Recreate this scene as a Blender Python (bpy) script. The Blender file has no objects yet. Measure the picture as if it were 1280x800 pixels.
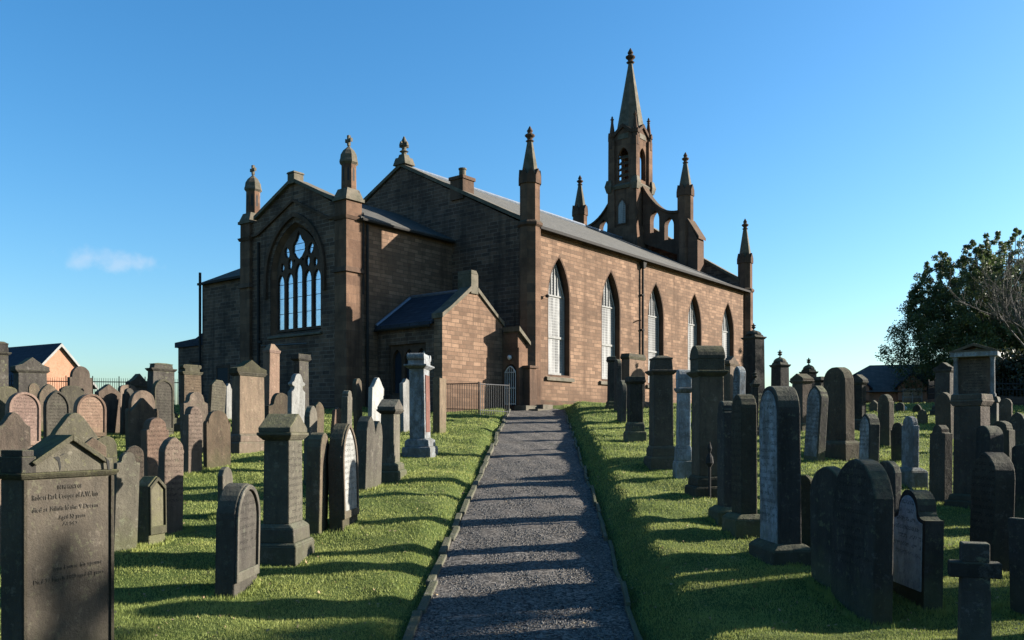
import bpy, bmesh, math, random
import numpy as np
from mathutils import Vector, Matrix
from mathutils.geometry import tessellate_polygon
R = math.radians
scene = bpy.context.scene
col = scene.collection
random.seed(7)
rng = np.random.default_rng(11)

# ------------------------------------------------------------------ camera, sky, sun
F = 1090.0; HY = 538.0                      # focal length and horizon in photo pixels (1280 wide)
cam = bpy.data.cameras.new('camera'); camo = bpy.data.objects.new('camera', cam); col.objects.link(camo)
camo.location = (0, 0, 0); camo.rotation_euler = (R(90), 0, 0)
cam.sensor_width = 36; cam.lens = 36*F/1280; cam.shift_y = (HY-400)/1280
cam.clip_start = .05; cam.clip_end = 4000
scene.camera = camo
SUN_AZ = 12.0; SUN_EL = 18.4                # azimuth measured from +X towards +Y
world = bpy.data.worlds.new('World'); scene.world = world; world.use_nodes = True
wn = world.node_tree.nodes; wl = world.node_tree.links; wn.clear()
wo = wn.new('ShaderNodeOutputWorld'); bg = wn.new('ShaderNodeBackground'); bg.inputs[1].default_value = .058
sky = wn.new('ShaderNodeTexSky'); sky.sky_type = 'NISHITA'; sky.sun_disc = False
sky.sun_elevation = R(SUN_EL); sky.sun_rotation = R(90-SUN_AZ); sky.altitude = 0
sky.air_density = 1.1; sky.dust_density = 1.0; sky.ozone_density = 4.2
tc = wn.new('ShaderNodeTexCoord')
def cloud(px, py, sx, sy, seed):
    d = Vector(((px-640)/F, 1, (HY-py)/F)).normalized()
    sub = wn.new('ShaderNodeVectorMath'); sub.operation = 'SUBTRACT'; wl.new(tc.outputs['Generated'], sub.inputs[0]); sub.inputs[1].default_value = d
    mul = wn.new('ShaderNodeVectorMath'); mul.operation = 'MULTIPLY'; wl.new(sub.outputs[0], mul.inputs[0]); mul.inputs[1].default_value = (1/sx, 1/sx, 1/sy)
    ln = wn.new('ShaderNodeVectorMath'); ln.operation = 'LENGTH'; wl.new(mul.outputs[0], ln.inputs[0])
    nz = wn.new('ShaderNodeTexNoise'); nz.inputs['Scale'].default_value = 55+seed; nz.inputs['Detail'].default_value = 6; wl.new(tc.outputs['Generated'], nz.inputs['Vector'])
    ad = wn.new('ShaderNodeMath'); ad.operation = 'MULTIPLY_ADD'; wl.new(nz.outputs['Fac'], ad.inputs[0]); ad.inputs[1].default_value = 2.2; wl.new(ln.outputs['Value'], ad.inputs[2])
    mr = wn.new('ShaderNodeMapRange'); mr.interpolation_type = 'SMOOTHSTEP'; wl.new(ad.outputs[0], mr.inputs[0])
    mr.inputs[1].default_value = 1.0; mr.inputs[2].default_value = 2.3; mr.inputs[3].default_value = .34; mr.inputs[4].default_value = 0
    return mr.outputs[0]
c1 = cloud(112, 322, .028, .012, 0); c2 = cloud(158, 329, .034, .011, 9)
mx = wn.new('ShaderNodeMath'); mx.operation = 'MAXIMUM'; wl.new(c1, mx.inputs[0]); wl.new(c2, mx.inputs[1])
mix = wn.new('ShaderNodeMix'); mix.data_type = 'RGBA'; wl.new(mx.outputs[0], mix.inputs['Factor']); hs = wn.new('ShaderNodeHueSaturation'); hs.inputs['Saturation'].default_value = 1.22; wl.new(sky.outputs[0], hs.inputs['Color']); tn = wn.new('ShaderNodeMix'); tn.data_type = 'RGBA'; tn.blend_type = 'MULTIPLY'; tn.inputs['Factor'].default_value = 1; tn.inputs['B'].default_value = (1.0, 1.07, 1.05, 1); wl.new(hs.outputs[0], tn.inputs['A']); wl.new(tn.outputs['Result'], mix.inputs['A']); mix.inputs['B'].default_value = (3.6, 3.8, 4.2, 1)
wl.new(mix.outputs['Result'], bg.inputs[0]); wl.new(bg.outputs[0], wo.inputs[0])
sl = bpy.data.lights.new('sun', 'SUN'); sl.energy = 5.0; sl.angle = R(.53); sl.color = (1, .93, .82)
so = bpy.data.objects.new('sun', sl); col.objects.link(so)
sd = Vector((math.cos(R(SUN_AZ))*math.cos(R(SUN_EL)), math.sin(R(SUN_AZ))*math.cos(R(SUN_EL)), math.sin(R(SUN_EL))))
so.rotation_euler = sd.to_track_quat('Z', 'Y').to_euler(); so.location = (30, 8, 25)
vs = scene.view_settings; vs.view_transform = 'Standard'; vs.look = 'None'; vs.gamma = 1; vs.exposure = 2.0; vs.use_curve_mapping = False

# ------------------------------------------------------------------ helpers
class M:
    def __init__(s): s.v = []; s.f = []
    def add(s, vs_, fs):
        o = len(s.v); s.v += [tuple(p) for p in vs_]; s.f += [tuple(i+o for i in f) for f in fs]; return s
    def box(s, x0, x1, y0, y1, z0, z1):
        return s.add([(x0,y0,z0),(x1,y0,z0),(x1,y1,z0),(x0,y1,z0),(x0,y0,z1),(x1,y0,z1),(x1,y1,z1),(x0,y1,z1)],
                     [(0,3,2,1),(4,5,6,7),(0,1,5,4),(1,2,6,5),(2,3,7,6),(3,0,4,7)])
    def frust(s, cx, cy, z0, z1, a0, b0, a1, b1):      # rectangular frustum, full sizes
        return s.add([(cx-a0/2,cy-b0/2,z0),(cx+a0/2,cy-b0/2,z0),(cx+a0/2,cy+b0/2,z0),(cx-a0/2,cy+b0/2,z0),
                      (cx-a1/2,cy-b1/2,z1),(cx+a1/2,cy-b1/2,z1),(cx+a1/2,cy+b1/2,z1),(cx-a1/2,cy+b1/2,z1)],
                     [(0,3,2,1),(4,5,6,7),(0,1,5,4),(1,2,6,5),(2,3,7,6),(3,0,4,7)])
    def lathe(s, cx, cy, prof, n=16, ph=0.0):          # prof: (radius, z) from bottom to top
        vs_ = []; fs = []
        for r, z in prof:
            for k in range(n):
                a = 2*math.pi*(k+.5)/n + ph; vs_.append((cx+r*math.cos(a), cy+r*math.sin(a), z))
        for i in range(len(prof)-1):
            for k in range(n):
                k2 = (k+1) % n; fs.append((i*n+k, i*n+k2, (i+1)*n+k2, (i+1)*n+k))
        fs.append(tuple(range(n))[::-1]); fs.append(tuple((len(prof)-1)*n+k for k in range(n)))
        return s.add(vs_, fs)
    def plate(s, outer, holes, axis, a0, a1):          # polygon with holes, extruded from a0 to a1 along axis
        mp = {'x': lambda p, a: (a, p[0], p[1]), 'y': lambda p, a: (p[0], a, p[1]), 'z': lambda p, a: (p[0], p[1], a)}[axis]
        loops = [outer]+list(holes); pts = [p for l in loops for p in l]; n = len(pts)
        tris = tessellate_polygon([[Vector((p[0], p[1], 0)) for p in l] for l in loops])
        vs_ = [mp(p, a0) for p in pts]+[mp(p, a1) for p in pts]
        if holes: fs = [tuple(t) for t in tris]+[tuple(i+n for i in t) for t in tris]
        else: fs = [tuple(range(n)), tuple(range(2*n-1, n-1, -1))]
        o = 0
        for l in loops:
            m = len(l)
            for k in range(m): a = o+k; b = o+(k+1) % m; fs.append((a, b, b+n, a+n))
            o += m
        return s.add(vs_, fs)
    def tube(s, pts, r, n=6, r1=None):
        pts = [Vector(p) for p in pts]; vs_ = []; fs = []; m = len(pts)
        up = None
        for i, p in enumerate(pts):
            t = (pts[min(i+1, m-1)]-pts[max(i-1, 0)]).normalized()
            ref = Vector((0,0,1)) if abs(t.z) < .9 else Vector((1,0,0))
            a = t.cross(ref).normalized() if up is None else (up-t*up.dot(t)).normalized()
            up = a; b = t.cross(a); rr = r if r1 is None else r+(r1-r)*i/(m-1)
            for k in range(n):
                an = 2*math.pi*k/n; q = p+(a*math.cos(an)+b*math.sin(an))*rr; vs_.append(tuple(q))
        for i in range(m-1):
            for k in range(n): k2 = (k+1) % n; fs.append((i*n+k, i*n+k2, (i+1)*n+k2, (i+1)*n+k))
        fs.append(tuple(range(n))[::-1]); fs.append(tuple((m-1)*n+k for k in range(n)))
        return s.add(vs_, fs)
    def build(s, name, mat, parent=None, bevel=0, smooth=False, **props):
        me = bpy.data.meshes.new(name); me.from_pydata(s.v, [], s.f); me.validate()
        bm = bmesh.new(); bm.from_mesh(me); bmesh.ops.recalc_face_normals(bm, faces=bm.faces[:]); bm.to_mesh(me); bm.free()
        if mat: me.materials.append(mat)
        o = bpy.data.objects.new(name, me); col.objects.link(o)
        if parent: o.parent = parent
        if smooth:
            for p in me.polygons: p.use_smooth = True
        if bevel:
            b = o.modifiers.new('bevel', 'BEVEL'); b.width = bevel; b.segments = 2; b.limit_method = 'ANGLE'; b.angle_limit = R(40)
        for k, v in props.items(): o[k] = v
        return o
def empty(name, loc=(0,0,0), rz=0, **props):
    o = bpy.data.objects.new(name, None); col.objects.link(o); o.location = loc; o.rotation_euler = (0, 0, rz); o.empty_display_size = .3
    for k, v in props.items(): o[k] = v
    return o
def arch(cx, hw, z0, zs, zt, n=7):                     # pointed arch outline
    h = zt-zs; Rr = (hw*hw+h*h)/(2*hw); pts = [(cx-hw, z0), (cx+hw, z0)]
    A = math.atan2(h, hw-(hw-Rr)-0) if False else math.asin(min(1, h/Rr))
    for k in range(n+1):
        a = A*k/n; pts.append((cx+hw-Rr+Rr*math.cos(a), zs+Rr*math.sin(a)))
    for k in range(n-1, -1, -1):
        a = A*k/n; pts.append((cx-hw+Rr-Rr*math.cos(a), zs+Rr*math.sin(a)))
    return pts

# ------------------------------------------------------------------ materials
def mat_new(name):
    m = bpy.data.materials.new(name); m.use_nodes = True; nt = m.node_tree; nt.nodes.clear()
    out = nt.nodes.new('ShaderNodeOutputMaterial'); p = nt.nodes.new('ShaderNodeBsdfPrincipled'); nt.links.new(p.outputs[0], out.inputs[0])
    return m, nt, p
class N:
    def __init__(s, nt): s.nt = nt; s.tc = nt.nodes.new('ShaderNodeTexCoord')
    def link(s, a, b): s.nt.links.new(a, b)
    def setv(s, sock, v):
        if hasattr(v, 'is_output') or isinstance(v, bpy.types.NodeSocket): s.link(v, sock)
        else: sock.default_value = v
    def noise(s, scale, detail=4, rough=.55, vec=None, dist=0):
        n = s.nt.nodes.new('ShaderNodeTexNoise'); n.inputs['Scale'].default_value = scale; n.inputs['Detail'].default_value = detail
        n.inputs['Roughness'].default_value = rough; n.inputs['Distortion'].default_value = dist; s.link(vec or s.tc.outputs['Object'], n.inputs['Vector']); return n.outputs['Fac']
    def map(s, v, a, b, c=0., d=1.):
        n = s.nt.nodes.new('ShaderNodeMapRange'); s.link(v, n.inputs[0])
        for i, x in enumerate((a, b, c, d)): n.inputs[i+1].default_value = x
        return n.outputs[0]
    def math(s, op, a, b=None):
        n = s.nt.nodes.new('ShaderNodeMath'); n.operation = op; s.setv(n.inputs[0], a)
        if b is not None: s.setv(n.inputs[1], b)
        return n.outputs[0]
    def mix(s, f, a, b, mode='MIX'):
        n = s.nt.nodes.new('ShaderNodeMix'); n.data_type = 'RGBA'; n.blend_type = mode; s.setv(n.inputs['Factor'], f)
        for k, v in (('A', a), ('B', b)):
            if isinstance(v, tuple): v = (*v[:3], 1)
            s.setv(n.inputs[k], v)
        return n.outputs['Result']
    def scale(s, sx, sy, sz, vec=None):
        n = s.nt.nodes.new('ShaderNodeMapping'); s.link(vec or s.tc.outputs['Object'], n.inputs[0]); n.inputs['Scale'].default_value = (sx, sy, sz); return n.outputs[0]
    def bump(s, h, strength, dist, p, prev=None):
        n = s.nt.nodes.new('ShaderNodeBump'); n.inputs['Strength'].default_value = strength; n.inputs['Distance'].default_value = dist
        s.link(h, n.inputs['Height'])
        if prev is not None: s.link(prev, n.inputs['Normal'])
        if p is not None: s.link(n.outputs[0], p.inputs['Normal'])
        return n.outputs[0]
    def xyz(s, v=None):
        n = s.nt.nodes.new('ShaderNodeSeparateXYZ'); s.link(v or s.tc.outputs['Object'], n.inputs[0]); return n.outputs
    def rand(s):
        return s.nt.nodes.new('ShaderNodeObjectInfo').outputs['Random']
    def hsv(s, c, h, sat, v):
        n = s.nt.nodes.new('ShaderNodeHueSaturation'); s.setv(n.inputs['Hue'], h); s.setv(n.inputs['Saturation'], sat); s.setv(n.inputs['Value'], v); s.setv(n.inputs['Color'], c); return n.outputs[0]

def church_stone(name, c1, c2, mortar, dark, bw=.52, rh=.21, ash=False):
    m, nt, p = mat_new(name); n = N(nt)
    x, y, z = n.xyz(); cb = nt.nodes.new('ShaderNodeCombineXYZ'); n.link(n.math('ADD', x, y), cb.inputs[0]); n.link(z, cb.inputs[1])
    wob = n.noise(1.7, 2); cbw = nt.nodes.new('ShaderNodeVectorMath'); cbw.operation = 'MULTIPLY_ADD'; n.link(n.map(wob, 0, 1, -1, 1), cbw.inputs[0]); cbw.inputs[1].default_value = (.02, .02, 0); n.link(cb.outputs[0], cbw.inputs[2])
    b = nt.nodes.new('ShaderNodeTexBrick'); n.link(cbw.outputs[0], b.inputs['Vector'])
    b.inputs['Color1'].default_value = (*c1, 1); b.inputs['Color2'].default_value = (*c2, 1); b.inputs['Mortar'].default_value = (*mortar, 1)
    b.inputs['Scale'].default_value = 1; b.inputs['Brick Width'].default_value = bw; b.inputs['Row Height'].default_value = rh
    b.inputs['Mortar Size'].default_value = .006 if ash else .012; b.inputs['Mortar Smooth'].default_value = .3; b.offset = .45; b.squash = 1.5; b.squash_frequency = 3
    b2 = nt.nodes.new('ShaderNodeTexBrick'); n.link(cbw.outputs[0], b2.inputs['Vector']); b2.inputs['Color1'].default_value = (0,0,0,1); b2.inputs['Color2'].default_value = (1,1,1,1); b2.inputs['Mortar'].default_value = (.5,.5,.5,1)
    for k, v in (('Scale', 1), ('Brick Width', bw), ('Row Height', rh), ('Mortar Size', .0), ('Bias', -.2)): b2.inputs[k].default_value = v
    b2.offset = .45; b2.squash = 1.5; b2.squash_frequency = 3
    c = n.mix(n.map(b2.outputs['Color'], .6, 1, 0, .0 if ash else .25), b.outputs['Color'], tuple(q*f for q, f in zip(c1, (.95, 1.12, 1.2))))
    f1 = n.map(n.noise(.55, 5, .65), .47, .68, 0, .75)
    c = n.mix(f1, c, dark)
    st = n.noise(1, 5, .6, n.scale(2.2, 2.2, .22)); c = n.mix(n.map(st, .50, .68, 0, .7), c, dark)
    damp = n.math('MULTIPLY', n.map(n.math('ADD', z, n.map(n.noise(1.5, 5, .7), 0, 1, -.9, .9)), 2.0, .7), .6); c = n.mix(damp, c, tuple(q*1.1 for q in dark))
    c = n.mix(n.map(n.noise(5, 5, .7), .35, .7, 0, .5), c, n.mix(1, c, (.62, .6, .58), 'MULTIPLY'))
    g = nt.nodes.new('ShaderNodeNewGeometry'); nz = n.xyz(g.outputs['Normal'])[2]
    mo = n.math('MULTIPLY', n.map(nz, .25, .7), n.map(n.noise(4, 4), .35, .6)); c = n.mix(n.math('MULTIPLY', mo, .7), c, (.085, .08, .05))
    n.link(c, p.inputs['Base Color']); p.inputs['Roughness'].default_value = .95; p.inputs['Specular IOR Level'].default_value = .08
    b0 = n.bump(b.outputs['Fac'], -.5, .02, None); b1 = n.bump(n.noise(9, 6, .7), .5, .03, None, b0); n.bump(b2.outputs['Color'], .25, .02, p, b1)
    return m
MC = {}
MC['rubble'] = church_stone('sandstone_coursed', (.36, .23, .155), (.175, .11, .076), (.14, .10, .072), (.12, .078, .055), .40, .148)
MC['rubble_shaded'] = church_stone('sandstone_shaded', (.17, .108, .076), (.065, .045, .037), (.19, .145, .115), (.04, .031, .027), .40, .148)  # darker copy of the coursed stone, shade of the sunless walls in its colour
MC['ashlar'] = church_stone('sandstone_ashlar', (.24, .145, .095), (.15, .09, .062), (.14, .095, .07), (.06, .042, .032), .7, .33, True)
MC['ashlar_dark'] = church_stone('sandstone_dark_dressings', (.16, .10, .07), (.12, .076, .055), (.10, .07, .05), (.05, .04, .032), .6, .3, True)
MC['house_brick'] = church_stone('orange_brick', (.56, .27, .17), (.50, .23, .14), (.45, .30, .22), (.40, .21, .13), .22, .075)

def slate(name, c1, c2):
    m, nt, p = mat_new(name); n = N(nt); x, y, z = n.xyz(); cb = nt.nodes.new('ShaderNodeCombineXYZ')
    n.link(n.math('ADD', x, n.math('MULTIPLY', y, .6)), cb.inputs[0]); n.link(n.math('MULTIPLY', z, 2.2), cb.inputs[1])
    b = nt.nodes.new('ShaderNodeTexBrick'); n.link(cb.outputs[0], b.inputs['Vector']); b.inputs['Color1'].default_value = (*c1, 1); b.inputs['Color2'].default_value = (*c2, 1)
    b.inputs['Mortar'].default_value = (c2[0]*.5, c2[1]*.5, c2[2]*.5, 1)
    for k, v in (('Scale', 1), ('Brick Width', .3), ('Row Height', .25), ('Mortar Size', .012)): b.inputs[k].default_value = v
    c = n.mix(n.map(n.noise(2.5, 5), .4, .7, 0, .6), b.outputs['Color'], tuple(q*.6 for q in c1))
    n.link(c, p.inputs['Base Color']); p.inputs['Roughness'].default_value = .9; p.inputs['Specular IOR Level'].default_value = .12; n.bump(b.outputs['Fac'], -.6, .02, p); return m
MC['slate'] = slate('grey_slate', (.215, .205, .185), (.15, .145, .13))
MC['slate_brown'] = slate('brown_slate', (.10, .096, .086), (.07, .068, .062))
MC['slate_dark'] = slate('blue_slate', (.045, .055, .075), (.03, .038, .055))

def simple(name, c, rough=.6, metal=0, nz=0, c2=None, spec=.5):
    m, nt, p = mat_new(name); n = N(nt)
    if nz: n.link(n.mix(n.map(n.noise(nz, 5, .65), .35, .65), c, c2), p.inputs['Base Color']); n.bump(n.noise(nz*3, 4), .3, .01, p)
    else: p.inputs['Base Color'].default_value = (*c, 1)
    p.inputs['Roughness'].default_value = rough; p.inputs['Metallic'].default_value = metal; p.inputs['Specular IOR Level'].default_value = spec
    return m
MC['iron'] = simple('black_iron', (.018, .018, .018), .85, 0, 20, (.03, .027, .025), spec=.1)
MC['iron_pale'] = simple('worn_grey_iron', (.30, .29, .28), .45, 0, 15, (.16, .15, .14))
MC['gate_iron'] = simple('pale_gate_paint', (.62, .62, .60), .7, 0, 15, (.5, .49, .47), spec=.2)
MC['lead'] = simple('lead_flashing', (.20, .24, .30), .35, .3, 6, (.14, .16, .2))
MC['white'] = simple('white_paint', (.66, .66, .64), .9, 0, 8, (.5, .5, .48), spec=.05)
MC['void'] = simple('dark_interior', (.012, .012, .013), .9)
MC['glass_blue'] = simple('sky_reflecting_glass', (.46, .50, .57), .2, .95, 3, (.36, .40, .46))
MC['glass_dark'] = simple('dark_glass', (.02, .025, .035), .1)
MC['bulb'] = simple('white_lamp_globe', (.8, .8, .78), .25)
MC['copingmoss'] = simple('lichened_coping', (.17, .14, .10), .95, 0, 3.5, (.075, .068, .04))
def grille():
    m, nt, p = mat_new('meshed_window_glass'); n = N(nt); x, y, z = n.xyz()
    wv = n.noise(1, 3, .5, n.scale(5, 5, .25)); st = n.map(wv, .4, .6)
    def lines(c, per, thr):
        fr = n.math('FRACT', n.math('MULTIPLY', c, per)); return n.math('LESS_THAN', fr, thr)
    g = n.math('MAXIMUM', lines(z, 9, .3), lines(n.math('ADD', x, y), 9, .25))
    c = n.mix(st, (.13, .13, .13), (.40, .40, .395)); c = n.mix(n.math('MULTIPLY', g, .5), c, (.48, .48, .47)); c = n.mix(n.map(n.noise(2.5, 4), .5, .7, 0, .5), c, (.22, .22, .22))
    n.link(c, p.inputs['Base Color']); p.inputs['Roughness'].default_value = .9; p.inputs['Specular IOR Level'].default_value = .05; return m
MC['grille'] = grille()

def gravestone(name, c1, c2, dark, lichen, lich_amt=.5, text=False, streak=.5, pale=None):
    m, nt, p = mat_new(name); n = N(nt); rnd = n.rand()
    vec = nt.nodes.new('ShaderNodeVectorMath'); vec.operation = 'ADD'; n.link(n.tc.outputs['Object'], vec.inputs[0])
    cbr = nt.nodes.new('ShaderNodeCombineXYZ'); n.link(n.math('MULTIPLY', rnd, 37.), cbr.inputs[0]); n.link(n.math('MULTIPLY', rnd, 91.), cbr.inputs[1]); n.link(cbr.outputs[0], vec.inputs[1]); V = vec.outputs[0]
    c = n.mix(n.map(n.noise(2.2, 6, .65, V), .32, .68), c1, c2)
    c = n.mix(n.map(n.noise(7, 6, .7, n.scale(1, 1, .25, V)), .45, .72, 0, .85*streak+.1), c, dark)
    c = n.mix(n.map(n.noise(3.1, 7, .75, n.scale(1, 1, .12, V)), .5, .66, 0, streak), c, dark)
    if pale: c = n.mix(n.map(n.noise(5.5, 9, .82, n.scale(1, 1, .6, V)), .46, .62, 0, .8), c, pale)
    c = n.mix(n.map(n.noise(38, 4, .7, V), .5, .75, 0, .35), c, tuple(q*.45 for q in c1))
    z = n.xyz()[2]; g = nt.nodes.new('ShaderNodeNewGeometry'); nz = n.xyz(g.outputs['Normal'])[2]
    mossf = n.math('MULTIPLY', n.map(nz, .15, .6), n.map(n.noise(9, 5, .7, V), .35, .6, .25, 1)); c = n.mix(n.math('MULTIPLY', mossf, min(1, lich_amt*1.4)), c, lichen)
    low = n.math('MULTIPLY', n.map(n.math('ADD', z, n.map(n.noise(6, 4, .6, V), 0, 1, -.35, .35)), .42, .05), .75); c = n.mix(n.math('MULTIPLY', low, n.map(rnd, 0, 1, .15, .7)), c, (.11, .115, .055))
    lp = n.math('MULTIPLY', n.map(n.noise(13, 6, .75, V), .57, .64), min(1, lich_amt*1.3)); c = n.mix(lp, c, lichen)
    sp = n.math('MULTIPLY', n.map(n.noise(6, 8, .8, V), .58, .63), .45); c = n.mix(sp, c, tuple(min(.5, q*1.7+.03) for q in c1))
    if text:
        x = n.xyz()[0]; on = n.xyz(n.tc.outputs['Normal'])[1]
        row = n.math('MULTIPLY', z, 13.0); fr = n.math('FRACT', row); band = n.math('MULTIPLY', n.math('GREATER_THAN', fr, .3), n.math('LESS_THAN', fr, .78))
        sv = n.scale(1, 1, .0, V); ri = n.math('FLOOR', row); cv = nt.nodes.new('ShaderNodeCombineXYZ'); n.link(n.math('MULTIPLY', x, 1.), cv.inputs[0]); n.link(n.math('MULTIPLY', ri, 3.7), cv.inputs[1]); n.link(n.math('MULTIPLY', z, 1.), cv.inputs[2])
        ch = n.math('GREATER_THAN', n.noise(60, 2, .6, cv.outputs[0]), .5)
        wd = n.math('GREATER_THAN', n.noise(6, 1, .5, cv.outputs[0]), .44)
        edge = n.math('LESS_THAN', n.math('ABSOLUTE', x), n.map(n.noise(1.3, 1, .5, n.scale(0, 0, 13, V)), .3, .7, .12, .40))
        up = n.map(z, .38, .45)
        t = n.math('MULTIPLY', n.math('MULTIPLY', band, ch), n.math('MULTIPLY', wd, edge)); t = n.math('MULTIPLY', n.math('MULTIPLY', t, up), n.math('LESS_THAN', on, -.5))
        c = n.mix(n.math('MULTIPLY', t, .62), c, tuple(q*.35 for q in dark))
    c = n.hsv(c, n.map(rnd, 0, 1, .49, .51), n.map(rnd, 0, 1, .85, 1.1), n.map(n.math('FRACT', n.math('MULTIPLY', rnd, 7.3)), 0, 1, .65, 1.3))
    n.link(c, p.inputs['Base Color']); p.inputs['Roughness'].default_value = .9; p.inputs['Specular IOR Level'].default_value = .12
    b0 = n.bump(n.noise(4, 7, .75, V), .8, .04, None); b1 = n.bump(n.noise(45, 5, .75, V), .7, .008, p, b0)
    if text: n.bump(t, -.6, .004, p, b1)
    return m
DK = (.05, .045, .038); LI = (.17, .165, .10)
def trio(name, *a, **k): return (gravestone(name, *a, **k), gravestone(name+'_inscribed', *a, text=True, **k))
GS = {
 'tan':   trio('tan_sandstone', (.22, .16, .115), (.15, .108, .078), (.07, .055, .042), LI, .35, streak=.6),
 'pink':  trio('pink_sandstone', (.29, .19, .14), (.21, .135, .10), (.12, .085, .065), LI, .25, streak=.45),
 'brown': trio('brown_sandstone', (.165, .125, .092), (.105, .08, .06), DK, LI, .5, streak=.6),
 'umber': trio('umber_sandstone', (.115, .095, .07), (.07, .058, .044), DK, LI, .35, streak=.6),
 'grey':  trio('grey_sandstone', (.145, .128, .10), (.092, .082, .066), DK, (.17, .175, .12), .5, streak=.6),
 'dark':  trio('sooty_shaded_sandstone', (.062, .055, .047), (.038, .034, .03), (.02, .018, .016), (.13, .13, .075), .45, streak=.7),  # soot tone, also standing in for shade on stones right of the path
 'moss':  trio('mossy_sandstone', (.12, .108, .074), (.078, .07, .048), (.038, .035, .026), (.14, .135, .065), .7, streak=.5),
 'white': trio('white_marble', (.46, .455, .43), (.34, .34, .325), (.12, .115, .10), (.2, .2, .16), .3, streak=.5),
 'pale':  trio('flaking_pale_stone', (.15, .15, .15), (.10, .10, .10), (.05, .046, .042), (.2, .2, .16), .3, streak=.5, pale=(.25, .28, .31)),
 'flaked': trio('bleached_flaking_face', (.31, .34, .375), (.22, .25, .28), (.08, .072, .064), (.2, .2, .16), .25, streak=.55, pale=(.42, .46, .50)),
 'granite': trio('red_granite', (.24, .105, .08), (.17, .08, .065), (.09, .05, .045), LI, .05, streak=.2),
}

def ground_mat():
    m, nt, p = mat_new('turf_soil'); n = N(nt)
    c = n.mix(n.map(n.noise(.6, 5), .35, .65), (.10, .145, .035), (.15, .19, .05)); c = n.mix(n.map(n.noise(7, 5, .7), .35, .7), c, (.07, .10, .025)); c = n.mix(n.map(n.noise(2.6, 5, .7), .6, .72, 0, .6), c, (.20, .185, .085))
    n.link(c, p.inputs['Base Color']); p.inputs['Roughness'].default_value = 1; p.inputs['Specular IOR Level'].default_value = .1
    b = n.bump(n.noise(14, 5, .7), .6, .05, None); n.bump(n.noise(70, 4, .7), .9, .03, p, b); return m
def grass_mat():
    m, nt, p = mat_new('grass_blades'); n = N(nt)
    c = n.mix(n.map(n.noise(.8, 5), .35, .65), (.20, .25, .055), (.34, .36, .095)); c = n.mix(n.map(n.noise(4.5, 5, .7), .45, .72, 0, .7), c, (.10, .15, .035)); c = n.mix(n.map(n.noise(2.3, 6, .75), .58, .70, 0, .7), c, (.33, .29, .13))
    c = n.mix(n.map(n.noise(60, 2), .45, .65, 0, .5), c, (.31, .34, .12))
    n.link(c, p.inputs['Base Color']); p.inputs['Roughness'].default_value = .7; p.inputs['Specular IOR Level'].default_value = .25
    tr = nt.nodes.new('ShaderNodeBsdfTranslucent'); n.link(c, tr.inputs[0]); ms = nt.nodes.new('ShaderNodeMixShader'); ms.inputs[0].default_value = .35
    n.link(p.outputs[0], ms.inputs[1]); n.link(tr.outputs[0], ms.inputs[2]); n.link(ms.outputs[0], [x for x in nt.nodes if x.type == 'OUTPUT_MATERIAL'][0].inputs[0]); return m
def gravel_mat():
    m, nt, p = mat_new('dark_gravel'); n = N(nt)
    v = nt.nodes.new('ShaderNodeTexVoronoi'); v.inputs['Scale'].default_value = 38; n.link(n.tc.outputs['Object'], v.inputs['Vector'])
    cc = n.xyz(v.outputs['Color'])[0]; c = n.mix(n.math('POWER', cc, 1.6), (.02, .019, .018), (.30, .265, .225)); c = n.mix(n.map(n.noise(1.1, 5, .6), .4, .7, 0, .5), c, (.095, .078, .062))
    c = n.mix(n.map(n.noise(2.2, 6, .75), .62, .7, 0, .5), c, (.06, .075, .03))
    n.link(c, p.inputs['Base Color']); p.inputs['Roughness'].default_value = .95; p.inputs['Specular IOR Level'].default_value = .2
    b = n.bump(v.outputs['Distance'], -.9, .03, None); n.bump(n.noise(9, 4), .4, .04, p, b); return m
def leaf_mat(name, c1, c2, tr_=.25):
    m, nt, p = mat_new(name); n = N(nt); g = nt.nodes.new('ShaderNodeNewGeometry')
    c = n.mix(g.outputs['Random Per Island'], c1, c2); c = n.mix(n.map(n.noise(.9, 3), .4, .65, 0, .6), c, tuple(q*.5 for q in c1))
    n.link(c, p.inputs['Base Color']); p.inputs['Roughness'].default_value = .5
    tr = nt.nodes.new('ShaderNodeBsdfTranslucent'); n.link(c, tr.inputs[0]); ms = nt.nodes.new('ShaderNodeMixShader'); ms.inputs[0].default_value = tr_
    n.link(p.outputs[0], ms.inputs[1]); n.link(tr.outputs[0], ms.inputs[2]); n.link(ms.outputs[0], [x for x in nt.nodes if x.type == 'OUTPUT_MATERIAL'][0].inputs[0]); return m
MC['bark'] = simple('bark', (.10, .085, .07), .95, 0, 12, (.05, .042, .035))
MC['twig'] = simple('twig_bark', (.22, .19, .15), .9, 0, 9, (.12, .1, .08))

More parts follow.
